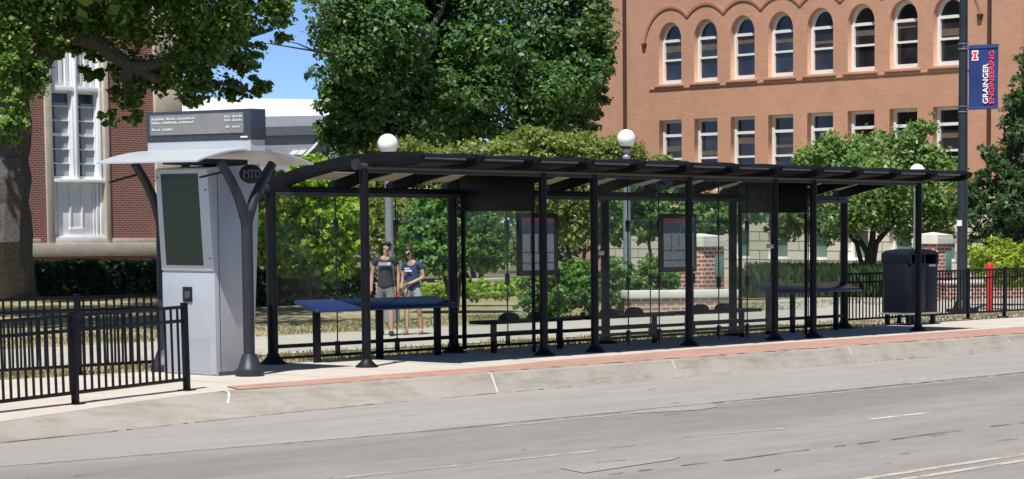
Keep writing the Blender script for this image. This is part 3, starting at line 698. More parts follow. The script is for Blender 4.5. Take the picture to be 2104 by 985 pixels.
ba = thing('banner', (PX, PY, bz0), 'navy blue vertical banner with white and coral lettering, hanging from the street light pole', 'banner')
m = MB(); ny, nz = 8, 14; vs = []
for s_ in (-1, 1):
    for j in range(nz + 1):
        for i in range(ny + 1):
            u = i / ny; v = j / nz; vs.append((PX - .02 + s_ * .004 + .012 * math.sin(3 * u + 5 * v) * math.sin(math.pi * v), PY - bx0 - (bx1 - bx0) * u, bz0 + (bz1 - bz0) * v))
k0 = (ny + 1) * (nz + 1); fs = []
for s_ in (0, 1):
    for j in range(nz):
        for i in range(ny):
            q = [s_ * k0 + j * (ny + 1) + i, s_ * k0 + j * (ny + 1) + i + 1, s_ * k0 + (j + 1) * (ny + 1) + i + 1, s_ * k0 + (j + 1) * (ny + 1) + i]; fs.append(tuple(q))
edge = [j * (ny + 1) for j in range(nz + 1)], [j * (ny + 1) + ny for j in range(nz + 1)]
for e_ in edge:
    for a, b in zip(e_, e_[1:]): fs.append((a, b, b + k0, a + k0))
m.add(vs, fs); m.build('cloth', 'banner_blue', ba, smooth=True)
for z in (bz0 + .045, bz1 - .045): MB().box(PX - .040, PX - .036, PY - bx1, PY - bx0, z - .035, z + .035).build('hem', 'banner_edge', ba)
# lettering reads upward; seen from the -x side the text's right is +z
BM = Matrix(((0, 0, -1, 0), (0, 1, 0, 0), (1, 0, 0, 0), (0, 0, 0, 1)))
def btext(body, length, yoff, z0_, mat, name):
    me = text_mesh(body, .2, .0035); xs = [v.co.x for v in me.vertices]; ys = [v.co.y for v in me.vertices]
    sx = length / (max(xs) - min(xs)); sy = .145 / (max(ys) - min(ys)); cxm = (max(xs) + min(xs)) / 2; cym = (max(ys) + min(ys)) / 2
    me.transform(Matrix.Diagonal((sx, sy, 1, 1)) @ Matrix.Translation((-cxm, -cym, 0)))
    link_mesh(name, me, mat, ba, Matrix.Translation((PX - .045, PY - yoff, z0_ + length / 2)) @ BM)
btext('GRAINGER', .90, bx0 + .46, bz0 + .13, 'lettering_white', 'lettering')
btext('ENGINEERING', 1.18, bx0 + .62, bz0 + .13, 'lettering_coral', 'lettering')
def blockI(w, h, t, s_, y, z, x, name, mat):
    a, b = w / 2, h / 2; P_ = [(-a, -b), (a, -b), (a, -b + t), (s_, -b + t), (s_, b - t), (a, b - t), (a, b), (-a, b), (-a, b - t), (-s_, b - t), (-s_, -b + t), (-a, -b + t)]
    m = MB(); m.prism([(y + q[0], z + q[1]) for q in P_], x, x + .003, 'x'); m.build(name, mat, ba)
blockI(.17, .23, .085, .06, PY - bx0 - .18, bz1 - .24, PX - .044, 'emblem_outline', 'lettering_white')
blockI(.115, .175, .04, .028, PY - bx0 - .18, bz1 - .24, PX - .048, 'emblem', 'emblem_orange')

# ------------------------------------------------------------------ globe lamps
def globe_lamp(px_, py_, t, label, rg=.21, first=None):
    c = at(px_, py_, t); base = Vector((c.x, c.y, -.05)); h = c.z + .05
    o = thing('globe_lamp', base, label, 'lamp', 'white globe lamps behind the shelter')
    MB().lathe([(.2, 0), (.19, .25), (.12, .5), (.095, .7), (.082, h - .5), (.10, h - .42), (.05, h - .36), (.1, h - .29), (.1, h - rg + .03)], base, 14).build('post', 'lamp_post_grey', o, smooth=True)
    MB().ball(c, rg, 24, 14).build('globe', 'globe_white', o, smooth=True)
    MB().lathe([(.11, h - rg - .03), (.12, h - rg + .02), (.10, h - rg + .05)], base, 16).build('collar', 'seam_dark', o, smooth=True)
globe_lamp(797, 296, 50, 'white globe street lamp at the left, its pale post right behind the walkers')
globe_lamp(1287, 285, 55, 'white globe street lamp standing above the middle of the shelter roof')
globe_lamp(1885, 353, 54.5, 'white globe street lamp barely rising over the right end of the shelter roof', .175)

# ------------------------------------------------------------------ orange brick hall (local x along the facade, local y into the building)
EX = Vector((-.2005, -.9797, 0)); OB = Vector((76.476, 64.951, -.09))
hall = thing('brick_hall', OB, 'large orange brick hall with arched white windows above a row of square ones', 'building', rz=math.atan2(EX.y, EX.x))
LEN, TOP = 23.25, 15.0
def arch_poly(c, hw, z0, zs, n=14):
    return [(c - hw, z0), (c + hw, z0), (c + hw, zs)] + [(c + hw * math.cos(math.pi * i / n), zs + hw * math.sin(math.pi * i / n)) for i in range(1, n)] + [(c - hw, zs)]
WC = [4.18 + 2.208 * i for i in range(8)]; HW = .71
holes = [arch_poly(c, HW, 7.72, 9.47) for c in WC] + [[(c - HW, 3.4), (c + HW, 3.4), (c + HW, 6.28), (c - HW, 6.28)] for c in WC]
me = holed([(0, 2.7), (LEN, 2.7), (LEN, TOP), (0, TOP)], holes, .34)
link_mesh('front_wall', me, 'orange_brick', hall, Matrix.Translation((0, .17, 0)) @ XZ, world=False)
MB().box(0.002, LEN - .002, .36, 18, 0, TOP - .01).build('inner_block', 'orange_brick', hall, local=True)
bh = [[(c - .55, .75), (c + .55, .75), (c + .55, 1.95), (c - .55, 1.95)] for c in WC]
me = holed([(-.12, 0), (LEN + .12, 0), (LEN + .12, 2.62), (-.12, 2.62)], bh, .5); link_mesh('stone_base', me, 'rusticated_stone', hall, Matrix.Translation((0, .10, 0)) @ XZ, world=False)
MB().box(-.2, LEN + .2, -.24, .3, 2.622, 2.82).build('base_course', 'limestone', hall, local=True, bevel=.03)
MB().box(-.3, LEN + .3, -.4, 18.3, TOP, TOP + .6).build('cornice', 'limestone', hall, local=True, bevel=.05)
MB().prism([(-.3, TOP + .6), (LEN + .3, TOP + .6), (LEN - 5, TOP + 4.6), (5, TOP + 4.6)], 1.0, 17, 'y').build('roof', 'slate_grey', hall, local=True)
for a, b in ((0.003, 1.25), (21.85, LEN - .003)):
    MB().box(a, b, -.10, -.002, 2.83, TOP - .02).build('corner_pilaster', 'orange_brick', hall, local=True)
for x in (1.36, 21.72): MB().tube([(x, -.09, 2.7), (x, -.09, TOP)], .075, 10).build('downspout', 'dark_bronze', hall, local=True, smooth=True)
# hood moulds: shallow arcs meeting in points between the windows
RH, ZH = 1.60, 9.18
for i, c in enumerate(WC):
    m = MB(); pts = []
    a0 = math.acos(1.104 / RH); lo = a0 if i < 7 else math.asin(min(1, .22 / RH)); hi = math.pi - a0 if i > 0 else math.pi - .15
    n = 22
    for j in range(n):
        t = lo + (hi - lo) * j / (n - 1); ca_, sa_ = math.cos(t), math.sin(t)
        for rr_, yy in ((RH - .05, -.002), (RH + .05, -.002), (RH + .05, -.045), (RH - .05, -.045)): pts.append((c + rr_ * ca_, yy, ZH + rr_ * sa_))
    fs = []
    for j in range(n - 1):
        for q in range(4): fs.append((j * 4 + q, j * 4 + (q + 1) % 4, (j + 1) * 4 + (q + 1) % 4, (j + 1) * 4 + q))
    fs += [(0, 1, 2, 3), tuple((n - 1) * 4 + q for q in range(4))]
    m.add(pts, fs); m.build('hood_mould', 'hood_brick', hall, local=True)
for x in (WC[0] - 1.6, WC[7] + 1.6): MB().prism([(x - .13, 9.42), (x + .13, 9.42), (x + .09, 9.24), (x - .09, 9.24)], -.09, -.002, 'y').build('corbel', 'dark_bronze', hall, local=True)
MB().box(WC[0] - 1.3, WC[7] + 1.1, -.045, -.002, 7.51, 7.60).build('sill_course', 'orange_brick', hall, local=True, bevel=.01)
for c in WC: MB().box(c - .92, c + .92, -.09, -.002, 7.605, 7.70).build('sill', 'orange_brick', hall, local=True, bevel=.01)
for c in WC: MB().box(c - .9, c + .9, -.08, -.002, 3.22, 3.38).build('sill', 'orange_brick', hall, local=True, bevel=.01)
def frame_ring(outer, inner, y0_, y1_):
    m = MB(); n = len(outer); vs = [(p[0], y, p[1]) for y in (y0_, y1_) for L_ in (outer, inner) for p in L_]
    fs = []
    for i in range(n):
        j = (i + 1) % n; fs += [(i, j, n + j, n + i), (2 * n + i, 2 * n + j, 3 * n + j, 3 * n + i), (n + i, n + j, 3 * n + j, 3 * n + i)]
    return m.add(vs, fs)
rw = random.Random(11)
def hall_window(c, z0, zs, arched, i):
    top = zs + HW if arched else zs
    o = arch_poly(c, HW - .004, z0, zs) if arched else [(c - HW + .004, z0), (c + HW - .004, z0), (c + HW - .004, zs), (c - HW + .004, zs)]
    inn = arch_poly(c, HW - .13, z0 + .16, zs) if arched else [(c - HW + .13, z0 + .16), (c + HW - .13, z0 + .16), (c + HW - .13, zs - .12), (c - HW + .13, zs - .12)]
    w_ = frame_ring(o, inn, .20, .30).build('window', 'frame_white', hall, local=True)
    gm = 'window_glass' if i < 4 and arched else 'window_glass_warm'  # bluer pane colour on the leading arched windows stands for a blue reflection
    m = MB(); m.add([(p[0], .285, p[1]) for p in inn], [tuple(range(len(inn)))]); m.build('pane', gm, w_, local=True)
    bars = ((zs - .02, .055), (z0 + .16 + (zs - z0 - .16) * .5, .04)) if arched else ((zs - .62, .055), (z0 + 1.32, .04))
    for z, hh in bars: MB().box(c - HW + .125, c + HW - .125, .215, .282, z - hh, z + hh).build('glazing_bar', 'frame_white', w_, local=True)
    zt = zs - .1; bl = rw.uniform(.45, .85)
    m = MB(); zb = bars[1][0] + .06 + rw.uniform(.02, .45); m.box(c - HW + .14, c + HW - .14, .276, .280, zb, zb + rw.uniform(.10, .30)); m.build('blind', 'blind_tan', w_, local=True)
for i, c in enumerate(WC):
    hall_window(c, 7.722, 9.47, True, i); hall_window(c, 3.402, 6.278, False, i)
    b = frame_ring([(c - .549, .751), (c + .549, .751), (c + .549, 1.949), (c - .549, 1.949)], [(c - .45, .85), (c + .45, .85), (c + .45, 1.85), (c - .45, 1.85)], .05, .16).build('basement_window', 'frame_white', hall, local=True)
    MB().add([(c - .45, .14, .85), (c + .45, .14, .85), (c + .45, .14, 1.85), (c - .45, .14, 1.85)], [(0, 1, 2, 3)]).build('pane', 'window_glass_green', b, local=True)
MB().box(-9, -.25, 5.5, 16, 0, 13).build('side_wing', 'orange_brick', hall, local=True)

# ------------------------------------------------------------------ red brick house on the left
V0 = 66.0
rb = thing('brick_building', (47, V0, -.09), 'dark red brick building with a tall white pilastered window, half hidden by the big tree', 'building')
wx0, wx1 = 49.39, 51.95
me = holed([(30, .93), (54.0, .93), (54.0, 12), (30, 12)], [[(wx0, 1.37), (wx1, 1.37), (wx1, 8.4), (wx0, 8.4)]], .5)
link_mesh('front_wall', me, 'red_brick', rb, Matrix.Translation((0, V0 + .25, 0)) @ XZ)
MB().box(30, 54.9, V0 + .52, V0 + 16, -.09, 12).build('inner_block', 'red_brick', rb)
MB().box(30, 54.85, V0 + .06, V0 + .5, -.09, .925).build('brick_base', 'red_brick', rb)
MB().box(30, 55.1, V0 - .13, V0 + .3, .93, 1.369).build('stone_band', 'limestone', rb, bevel=.02)
MB().box(30, wx0 - .3, V0 - .07, V0 - .002, 1.372, 1.52).build('plinth_course', 'limestone', rb, bevel=.01)
MB().box(wx1 + .04, 53.9, V0 - .07, V0 - .002, 1.372, 1.52).build('plinth_course', 'limestone', rb, bevel=.01)
zq = 1.372; i = 0
while zq < 12:
    MB().box(53.86, 55.02, V0 - .12, V0 + 1.2, zq, zq + 1.04).build('corner_stone', 'limestone', rb, bevel=.025); zq += 1.05
MB().box(29.5, 55.5, V0 - .5, V0 + 16.5, 12, 12.6).build('cornice', 'limestone', rb, bevel=.05)
MB().prism([(V0 - .5, 12.6), (V0 + 16.5, 12.6), (V0 + 8, 17.5)], 29.5, 55.5, 'x').build('roof', 'slate_grey', rb)
wn = MB()
for a, b in ((wx0 + .002, wx0 + .27), (wx1 - .20, wx1 - .002)): wn.box(a, b, V0 - .06, V0 + .3, 1.372, 8.39)
wn = wn.build('window_surround', 'limestone', rb, bevel=.02)
a, b = wx0 + .27, wx1 - .20; cxm = (a + b) / 2
m = MB()
for x0_, x1_ in ((a + .002, a + .13), (cxm - .13, cxm + .13), (b - .15, b - .002)): m.box(x0_, x1_, V0 + .10, V0 + .34, 3.50, 8.38)
m.box(cxm - .045, cxm + .045, V0 + .04, V0 + .099, 3.5, 8.3); m.box(b - .12, b - .04, V0 + .05, V0 + .099, 3.5, 8.3)
m.box(a - .05, b + .05, V0 - .03, V0 + .34, 3.37, 3.498); m.box(a, b, V0 + .06, V0 + .33, 6.38, 6.56)
win = m.build('window', 'white_paint_wood', rb, bevel=.008)
for x0_, x1_ in ((a + .13, cxm - .13), (cxm + .13, b - .15)):
    m = MB(); m.box(x0_, x0_ + .05, V0 + .2, V0 + .3, 3.5, 6.37); m.box(x1_ - .05, x1_, V0 + .2, V0 + .3, 3.5, 6.37)
    for q in range(7): z = 3.52 + q * .47; h_ = .045 if q in (0, 3, 6) else .018; m.box(x0_ + .052, x1_ - .052, V0 + .22, V0 + .29, z - h_ + .02, z + h_ + .02)
    m.build('sash', 'white_paint_wood', win)
    MB().box(x0_, x1_, V0 + .285, V0 + .30, 3.5, 6.37).build('pane', 'window_glass', win)
    MB().box(x0_ + .22, x1_ - .06, V0 + .276, V0 + .283, 3.55, 6.0).build('blind', 'blind_grey', win)  # short at left and top so dark glass stands for the reveal's shadow
    m = MB(); m.box(x0_, x1_, V0 + .2, V0 + .3, 6.57, 8.3)
    for q in range(3): x = x0_ + (x1_ - x0_) * (q + .5) / 3; m.box(x - .06, x + .06, V0 + .15, V0 + .199, 6.65, 8.2)
    m.build('upper_panel', 'white_paint_wood', win)
m = MB(); m.box(a, b, V0 + .2, V0 + .34, 1.55, 3.365)
for x, w_, d in ((a + .05, .05, .08), (a + .20, .055, .05), (a + .33, .03, .03), (b - .05, .05, .08), (b - .20, .055, .05), (b - .33, .03, .03)): m.box(x - w_, x + w_, V0 + .2 - d, V0 + .199, 1.62, 3.36)
m.box(a, b, V0 + .08, V0 + .199, 1.55, 1.615)
for x0_, x1_, z0_, z1_ in ((cxm - .27, cxm - .20, 1.88, 3.25), (cxm + .20, cxm + .27, 1.88, 3.25), (cxm - .30, cxm + .30, 1.82, 1.878), (cxm - .36, cxm - .19, 3.26, 3.30), (cxm + .19, cxm + .36, 3.26, 3.30)): m.box(x0_, x1_, V0 + .155, V0 + .199, z0_, z1_)
m.build('lower_panel', 'white_paint_wood', win, bevel=.005)
MB().box(a - .05, b + .05, V0 - .02, V0 + .34, 1.372, 1.545).build('window_sill', 'limestone_pale', rb, bevel=.01)

# ------------------------------------------------------------------ grey building in the distance
c0 = at(585, 461, 132)
gb = thing('grey_building', (c0.x, c0.y, -.09), 'distant grey building with a white upper roof, between the kiosk sign and the trees', 'building')
def gpt(x, y, t): return at(x, y, t)
def slab(corners, depth, name, mat):       # a wall or roof plane with real thickness, corners given in order
    nrm = (corners[1] - corners[0]).cross(corners[2] - corners[0]).normalized()
    if nrm.dot(FW) < 0: nrm = -nrm
    n = len(corners); vs = corners + [q + nrm * depth for q in corners]
    m = MB(); m.add(vs, [tuple(range(n)), tuple(range(2 * n - 1, n - 1, -1))] + [(i, (i + 1) % n, (i + 1) % n + n, i + n) for i in range(n)]); return m.build(name, mat, gb)
slab([gpt(360, 470, 132), gpt(720, 470, 132), gpt(720, 262, 132), gpt(360, 268, 132)], 12, 'grey_wall', 'wall_grey')
slab([gpt(360, 266, 131.6), gpt(740, 256, 131.6), gpt(740, 236, 134), gpt(360, 243, 134)], .5, 'roof_edge', 'slate_grey')
slab([gpt(350, 242, 134), gpt(760, 246, 134), gpt(760, 212, 146), gpt(700, 206, 146), gpt(380, 200, 146)], 2, 'upper_roof', 'roof_white')
w1 = slab([gpt(592, 318, 131.9), gpt(606, 318, 131.9), gpt(616, 309, 131.9), gpt(602, 309, 131.9)], .08, 'skylight', 'roof_white')
slab([gpt(608, 318, 131.9), gpt(621, 318, 131.9), gpt(631, 308, 131.9), gpt(618, 308, 131.9)], .08, 'skylight', 'roof_white')
slab([gpt(600, 345, 128), gpt(690, 345, 128), gpt(690, 262, 128), gpt(672, 270, 128)], 3, 'side_gable', 'wall_grey')
slab([gpt(606, 336, 127.7), gpt(612, 336, 127.7), gpt(690, 262, 127.7), gpt(690, 254, 127.7)], .25, 'rake_board', 'roof_white')

# ------------------------------------------------------------------ entrance piers, walls, stone bench
def pier(px_, py_, wpx, label, sign_side, t_off=0):
    b = gp(px_, py_, -.04); t = (b - Vector((0, 0, 2))).dot(FW); w_ = wpx * t / F / 1.6
    o = thing('gate_pier', (b.x, b.y, -.04), label, 'gate pier', 'brick gate piers with white caps')
    x0_, x1_, y0_, y1_ = b.x - w_ / 2, b.x + w_ / 2, b.y, b.y + w_
    MB().box(x0_, x1_, y0_, y1_, -.04, 1.46).build('shaft', 'pier_brick', o, bevel=.01)
    m = MB(); m.box(x0_ - .06, x1_ + .06, y0_ - .06, y1_ + .06, 1.462, 1.60); m.box(x0_ - .03, x1_ + .03, y0_ - .03, y1_ + .03, 1.603, 1.70)
    m.add([(x0_ - .03, y0_ - .03, 1.703), (x1_ + .03, y0_ - .03, 1.703), (x1_ + .03, y1_ + .03, 1.703), (x0_ - .03, y1_ + .03, 1.703), (b.x, b.y + w_ / 2, 1.78)], [(0, 1, 4), (1, 2, 4), (2, 3, 4), (3, 0, 4), (3, 2, 1, 0)])
    m.build('cap', 'limestone_pale', o)
    xs = x1_ - w_ * .45; MB().box(xs, xs + w_ * .40, y0_ - .03, y0_ - .003, .72, 1.24).build('plaque', 'plaque_green', o, bevel=.004)
    return o
pier(1467, 634, 112, 'brick gate pier behind the shelter glass, joined to a low pale brick wall', 1)
pier(1940, 612, 88, 'brick gate pier with green plaque and white cap, behind the litter bin', 1)
def low_wall(pa, pb, h, brickmat, label, cap=.1, group=None):
    a, b = gp(*pa, -.04), gp(*pb, -.04); d = b - a; L = d.length; o = thing('low_wall', a, label, 'wall', group, math.atan2(d.y, d.x))
    MB().box(0, L, 0, .4, 0, h - cap).build('brickwork', brickmat, o, local=True)
    MB().box(-.06, L + .06, -.06, .46, h - cap + .002, h).build('coping', 'limestone_pale', o, local=True, bevel=.015); return o
low_wall((1297, 650), (1512, 646), .56, 'wall_brick_pale', 'low pale brick wall with a thick stone coping in front of the left gate pier', .17)
low_wall((1945, 616), (2180, 613), .50, 'pier_brick', 'low red brick wall behind the right hand fence, below the yellow green shrub', .08)
a = gp(1027, 612, -.04)
o = thing('stone_bench', (a.x, a.y, -.04), 'dark slab bench among the plants behind the first map case', 'bench')
MB().box(a.x - .6, a.x + .6, a.y, a.y + .5, .40, .50).build('slab', 'limestone', o, bevel=.015)
for dx in (-.4, .4): MB().box(a.x + dx - .1, a.x + dx + .1, a.y + .05, a.y + .45, -.04, .398).build('leg', 'slate_grey', o, bevel=.01)

# ------------------------------------------------------------------ vegetation
def leaf_mesh(name, C, N, size, mat, parent, rng, aspect=.6, lw=None):
    # one small folded leaf (two triangles) at every centre C with normal N
    n = len(C); T = rng.normal(size=(n, 3)); T -= (T * N).sum(1, keepdims=True) * N; T /= np.linalg.norm(T, axis=1, keepdims=True) + 1e-9
    B = np.cross(N, T); s_ = (size * rng.uniform(.45, 1.5, n))[:, None] * .5
    V = np.empty((n, 4, 3)); V[:, 0] = C - T * s_; V[:, 2] = C + T * s_ - N * s_ * .35
    V[:, 1] = C + B * s_ * aspect + N * s_ * .15; V[:, 3] = C - B * s_ * aspect + N * s_ * .15
    base = (np.arange(n) * 4)[:, None]
    loops = (base + np.array([[0, 1, 2, 3]])).ravel().astype(np.int32)
    root = ROOT.get(parent); V = V.reshape(-1, 3)
    if root is not None: V = V - np.array(root.to_translation())
    me = bpy.data.meshes.new(name); me.vertices.add(n * 4); me.vertices.foreach_set('co', V.astype(np.float32).ravel())
    me.loops.add(n * 4); me.loops.foreach_set('vertex_index', loops)
    me.polygons.add(n); me.polygons.foreach_set('loop_start', np.arange(0, n * 4, 4, dtype=np.int32)); me.polygons.foreach_set('loop_total', np.full(n, 4, dtype=np.int32))
    me.update(calc_edges=True); me.materials.append(MATS[mat])
    o = bpy.data.objects.new(name, me); COL.objects.link(o)
    if parent is not None: o.parent = parent; ROOT[o] = root
    return o
def leaves_on(blobs, total, rng, sub=9, subr=(.28, .5), per=14, spread=.2, inner=.15, up=.45):
    # every ellipsoid is broken into smaller lobes; leaves sit in twig clusters on the lobes' skin, gaps stay between the lobes
    lobes = []
    for c, r in blobs:
        c = np.array(c); r = np.array(r); lobes.append((c, r * .74))
        for _ in range(sub):
            d = rng.normal(size=3); d /= np.linalg.norm(d); k_ = rng.uniform(*subr)
            lobes.append((c + d * r * (1.12 - k_ * .75), np.full(3, np.mean(r)) * .5 * k_ + r * .5 * k_))
    area = np.array([np.mean(r) ** 2 for _, r in lobes]); pr = area / area.sum()
    nc = max(1, total // per); idx = rng.choice(len(lobes), nc, p=pr)
    LC = np.array([l[0] for l in lobes])[idx]; LR = np.array([l[1] for l in lobes])[idx]
    D = rng.normal(size=(nc, 3)); D /= np.linalg.norm(D, axis=1, keepdims=True)
    f = np.where(rng.random(nc) < inner, rng.uniform(.3, .8, nc), rng.uniform(.82, 1.08, nc))[:, None]
    P0 = LC + D * LR * f; sp = (LR.mean(1) * spread)[:, None, None]
    P = (P0[:, None, :] + rng.normal(size=(nc, per, 3)) * sp * np.array([1, 1, .7])).reshape(-1, 3)
    N = np.repeat(D, per, 0) * .75 + np.array([0, 0, up]) + rng.normal(size=(nc * per, 3)) * .55
    N /= np.linalg.norm(N, axis=1, keepdims=True); return P, N
def px_blobs(L, t):             # (x, y, rx, ry[, dt]) as seen in the photograph, at its own distance and with real depth
    out = []
    for b in L:
        tt = t + (b[4] if len(b) > 4 else 0); c = at(b[0], b[1], tt); s_ = tt / F
        rx, ry = b[2] * s_, b[3] * s_; out.append((tuple(c), (rx, (rx + ry) / 2, ry)))
    return out
def limb(m, pts, r0, r1, seed, n=9):
    rr_ = random.Random(seed); P = [Vector(p) for p in pts]; out = []
    for a, b in zip(P, P[1:]):
        for q in range(4): out.append(a.lerp(b, q / 4) + Vector((rr_.uniform(-1, 1), rr_.uniform(-1, 1), rr_.uniform(-.4, .4))) * r0 * .12)
    out.append(P[-1]); k_ = len(out) - 1
    m.tube(out, [r0 + (r1 - r0) * (q / k_) ** .8 for q in range(k_ + 1)], n)
def tree(name, label, cat, base, blobs, n, size, leaf, limbs, seed, bark='bark', group=None, per=14, spread=.2, sub=9, extra=None, aspect=.6, inner=.15, trunk_r=None):
    rng = np.random.default_rng(seed); o = thing(name, base, label, cat, group)
    if limbs:
        m = MB()
        for i, (pts, r0, r1) in enumerate(limbs): limb(m, pts, r0, r1, seed * 31 + i)
        m.build('trunk', bark, o, smooth=True)
    P, N = leaves_on(blobs, n, rng, sub=sub, per=per, spread=spread, inner=inner)
    P[:, 2] = np.maximum(P[:, 2], base[2] + .02)
    sz = np.full(len(P), size)
    if extra is not None:
        P2, N2 = leaves_on(extra[0], extra[1], rng, sub=6, per=per, spread=.25); P = np.vstack([P, P2]); N = np.vstack([N, N2]); sz = np.concatenate([sz, np.full(len(P2), extra[2])])
    leaf_mesh('crown' if limbs else 'foliage', P, N, sz, leaf, o, rng, aspect); return o

# big sycamore on the left: trunk behind the fence, limbs arching over to the right
T = 63.5
b0 = gp(14, 618, -.06); tr = [at(22, 250, T), at(30, 60, T), at(10, -150, T)]
B = px_blobs([(10, 30, 110, 75, -1), (25, 150, 55, 70, -2.2), (15, 255, 32, 50, -2.6), (130, 15, 90, 60, 0), (235, 20, 85, 60, 1), (330, 40, 90, 65, 0), (430, 40, 85, 70, -1), (520, 25, 65, 55, 0),
               (300, 140, 70, 40, 1.2), (400, 130, 75, 48, 0), (500, 115, 42, 42, .5), (255, 200, 24, 36, 0), (222, 240, 16, 24, 0), (275, 240, 18, 18, 0), (450, 180, 60, 22, .5), (530, 175, 22, 20, 0), (395, 190, 40, 24, .4), (578, 80, 20, 20, 0), (565, 5, 36, 26, 0), (110, 95, 34, 24, -1), (190, 100, 50, 20, 1.5), (190, 150, 26, 14, 1)], T)
top = [(tuple(at(180, -250, T - 1)), (5.5, 5.5, 2.6)), (tuple(at(-60, -380, T + 1)), (6.0, 5.5, 3.4)), (tuple(at(360, -190, T - 1)), (2.8, 2.8, 1.7)), (tuple(at(250, -150, T - 6.5)), (3.4, 2.4, 1.6)),
       (tuple(at(60, -260, 53)), (4.2, 4, 1.8)), (tuple(at(270, -240, 51)), (2.4, 3.0, 1.5)), (tuple(at(-220, -230, 52)), (4, 4, 2)), (tuple(at(160, -330, 46)), (3.4, 3.4, 1.5)), (tuple(at(-180, -330, 45)), (3.6, 3, 1.5))]  # unseen crown masses above the frame, placed to shade lawn, hedge and trunk
sy = tree('sycamore_tree', 'huge broad leaved tree with thick dark trunk at the left edge, arching over the kiosk', 'tree', b0, B, 30000, .14, 'leaf_sycamore',
     [([b0 - Vector((0, 0, .2)), b0.lerp(tr[0], .15) , at(8, 400, T), tr[0], tr[1], tr[2]], .86, .34), ([b0 + Vector((0, 0, .1)), at(12, 480, T), at(14, 330, T)], .70, .55),
      ([at(40, 190, T), at(127, 60, T), at(205, 92, T), at(268, 138, T), at(330, 165, T)], .36, .12), ([at(268, 138, T), at(258, 170, T), at(262, 215, T)], .2, .07),
      ([at(262, 140, T), at(310, 135, T), at(370, 118, T), at(460, 90, T), at(560, 60, T)], .2, .05), ([at(127, 60, T), at(230, -20, T), at(380, -120, T)], .26, .1), ([at(20, 100, T), at(-120, -60, T), at(-220, -160, T)], .35, .1),
      ([at(370, 118, T), at(430, 165, T), at(520, 190, T)], .09, .03)], 5, spread=.30, sub=9, extra=(top, 40000, .27), aspect=.75)
# bare twigs between the two crowns
tw = MB()
for pts, r0 in (([at(690, 110, 80), at(640, 104, 79), at(590, 96, 78), at(540, 88, 77)], .05), ([at(645, 104, 79), at(612, 90, 78), at(585, 84, 78)], .03), ([at(690, 40, 80), at(655, 8, 80), at(620, -10, 80)], .045),
                ([at(672, 20, 80), at(662, 45, 80), at(660, 62, 80)], .02), ([at(650, 140, 80), at(632, 150, 79), at(628, 170, 79)], .02)):
    limb(tw, pts, r0, .012, 3, 6)
# dense dark trees in the middle
T = 84
A_ = [(770, 60, 125, 110, -2), (722, 180, 72, 85, -1), (716, 60, 50, 90, 0), (830, 190, 120, 95, -1), (715, 275, 62, 45, 0), (880, 60, 100, 110, 2), (800, 290, 110, 50, 0), (760, -60, 140, 80, 0), (900, -60, 140, 90, 2), (930, 250, 90, 60, 1)]
bA = gp(800, 560, -.06)
tA = tree('shade_tree', 'tall dense green tree with ragged left edge against the blue sky', 'tree', bA, px_blobs(A_, T), 66000, .19, 'leaf_deep', [([bA, at(800, 300, T), at(790, 100, T), at(790, -80, T)], .42, .12), ([at(800, 260, T), at(720, 180, T), at(680, 90, T)], .2, .06), ([at(795, 200, T), at(880, 80, T), at(930, -40, T)], .22, .06)], 7, group='tall trees behind the shelter', spread=.2, sub=14)
A_ = [(1010, 60, 110, 110, -2), (1110, 40, 95, 110, 0), (1040, 215, 130, 80, -2), (1150, 170, 90, 95, 0), (1190, 90, 35, 110, 1), (1180, 240, 50, 60, 1), (1100, 270, 100, 50, -1), (1000, -70, 120, 80, 0), (1120, -70, 90, 90, 1), (960, 150, 70, 70, -1), (1205, 20, 28, 70, 1), (1210, 190, 24, 60, 2), (960, 40, 60, 80, -2)]
bB = gp(1080, 556, -.06)
tree('shade_tree', 'tall dense green tree filling the view up to the orange hall corner', 'tree', bB, px_blobs(A_, T + 3), 66000, .19, 'leaf_deep', [([bB, at(1080, 300, T + 3), at(1070, 100, T + 3), at(1075, -80, T + 3)], .42, .12), ([at(1080, 240, T + 3), at(1150, 120, T + 3), at(1190, 20, T + 3)], .2, .06), ([at(1078, 260, T + 3), at(1000, 120, T + 3), at(980, 0, T + 3)], .2, .06)], 8, group='tall trees behind the shelter', spread=.2, sub=14)
tw.build('bare_branch', 'bark_dark', tA)
# smaller ornamental trees in front of them
G_ = 'ornamental trees behind the shelter glass'
def stems(base, tops, r, t):
    return [([base, base.lerp(at(x, y, t), .4) + Vector((.08 * i - .1, .05, 0)), at(x, y, t)], r * (1 - .12 * i), r * .3) for i, (x, y) in enumerate(tops)]
def ornamental(px_, py_, t, blobs, n, size, leaf, label, tops, seed, r=.09, **kw):
    b = at(px_, py_, t); b.z = -.06
    tree('ornamental_tree', label, 'tree', b, px_blobs(blobs, t), n, size, leaf, stems(b, tops, r, t), seed, 'bark_dark', G_, **kw)
ornamental(985, 560, 68, [(850, 320, 90, 32), (960, 325, 90, 40), (1060, 318, 80, 45), (900, 395, 90, 60, .5), (1000, 400, 100, 60), (760, 360, 70, 50), (800, 430, 80, 60), (940, 470, 60, 50)], 36000, .12, 'leaf_olive', 'spreading yellow green tree rising over the left half of the shelter roof', [(930, 340), (1010, 350), (860, 400)], 21)
ornamental(1190, 560, 66, [(1110, 320, 75, 48), (1190, 312, 80, 46), (1265, 318, 65, 42), (1150, 400, 90, 60), (1240, 405, 90, 55), (1330, 350, 55, 40), (1190, 460, 80, 40), (1390, 350, 30, 22)], 36000, .12, 'leaf_olive', 'spreading yellow green tree rising over the middle of the shelter roof', [(1150, 350), (1230, 350), (1300, 370)], 22)
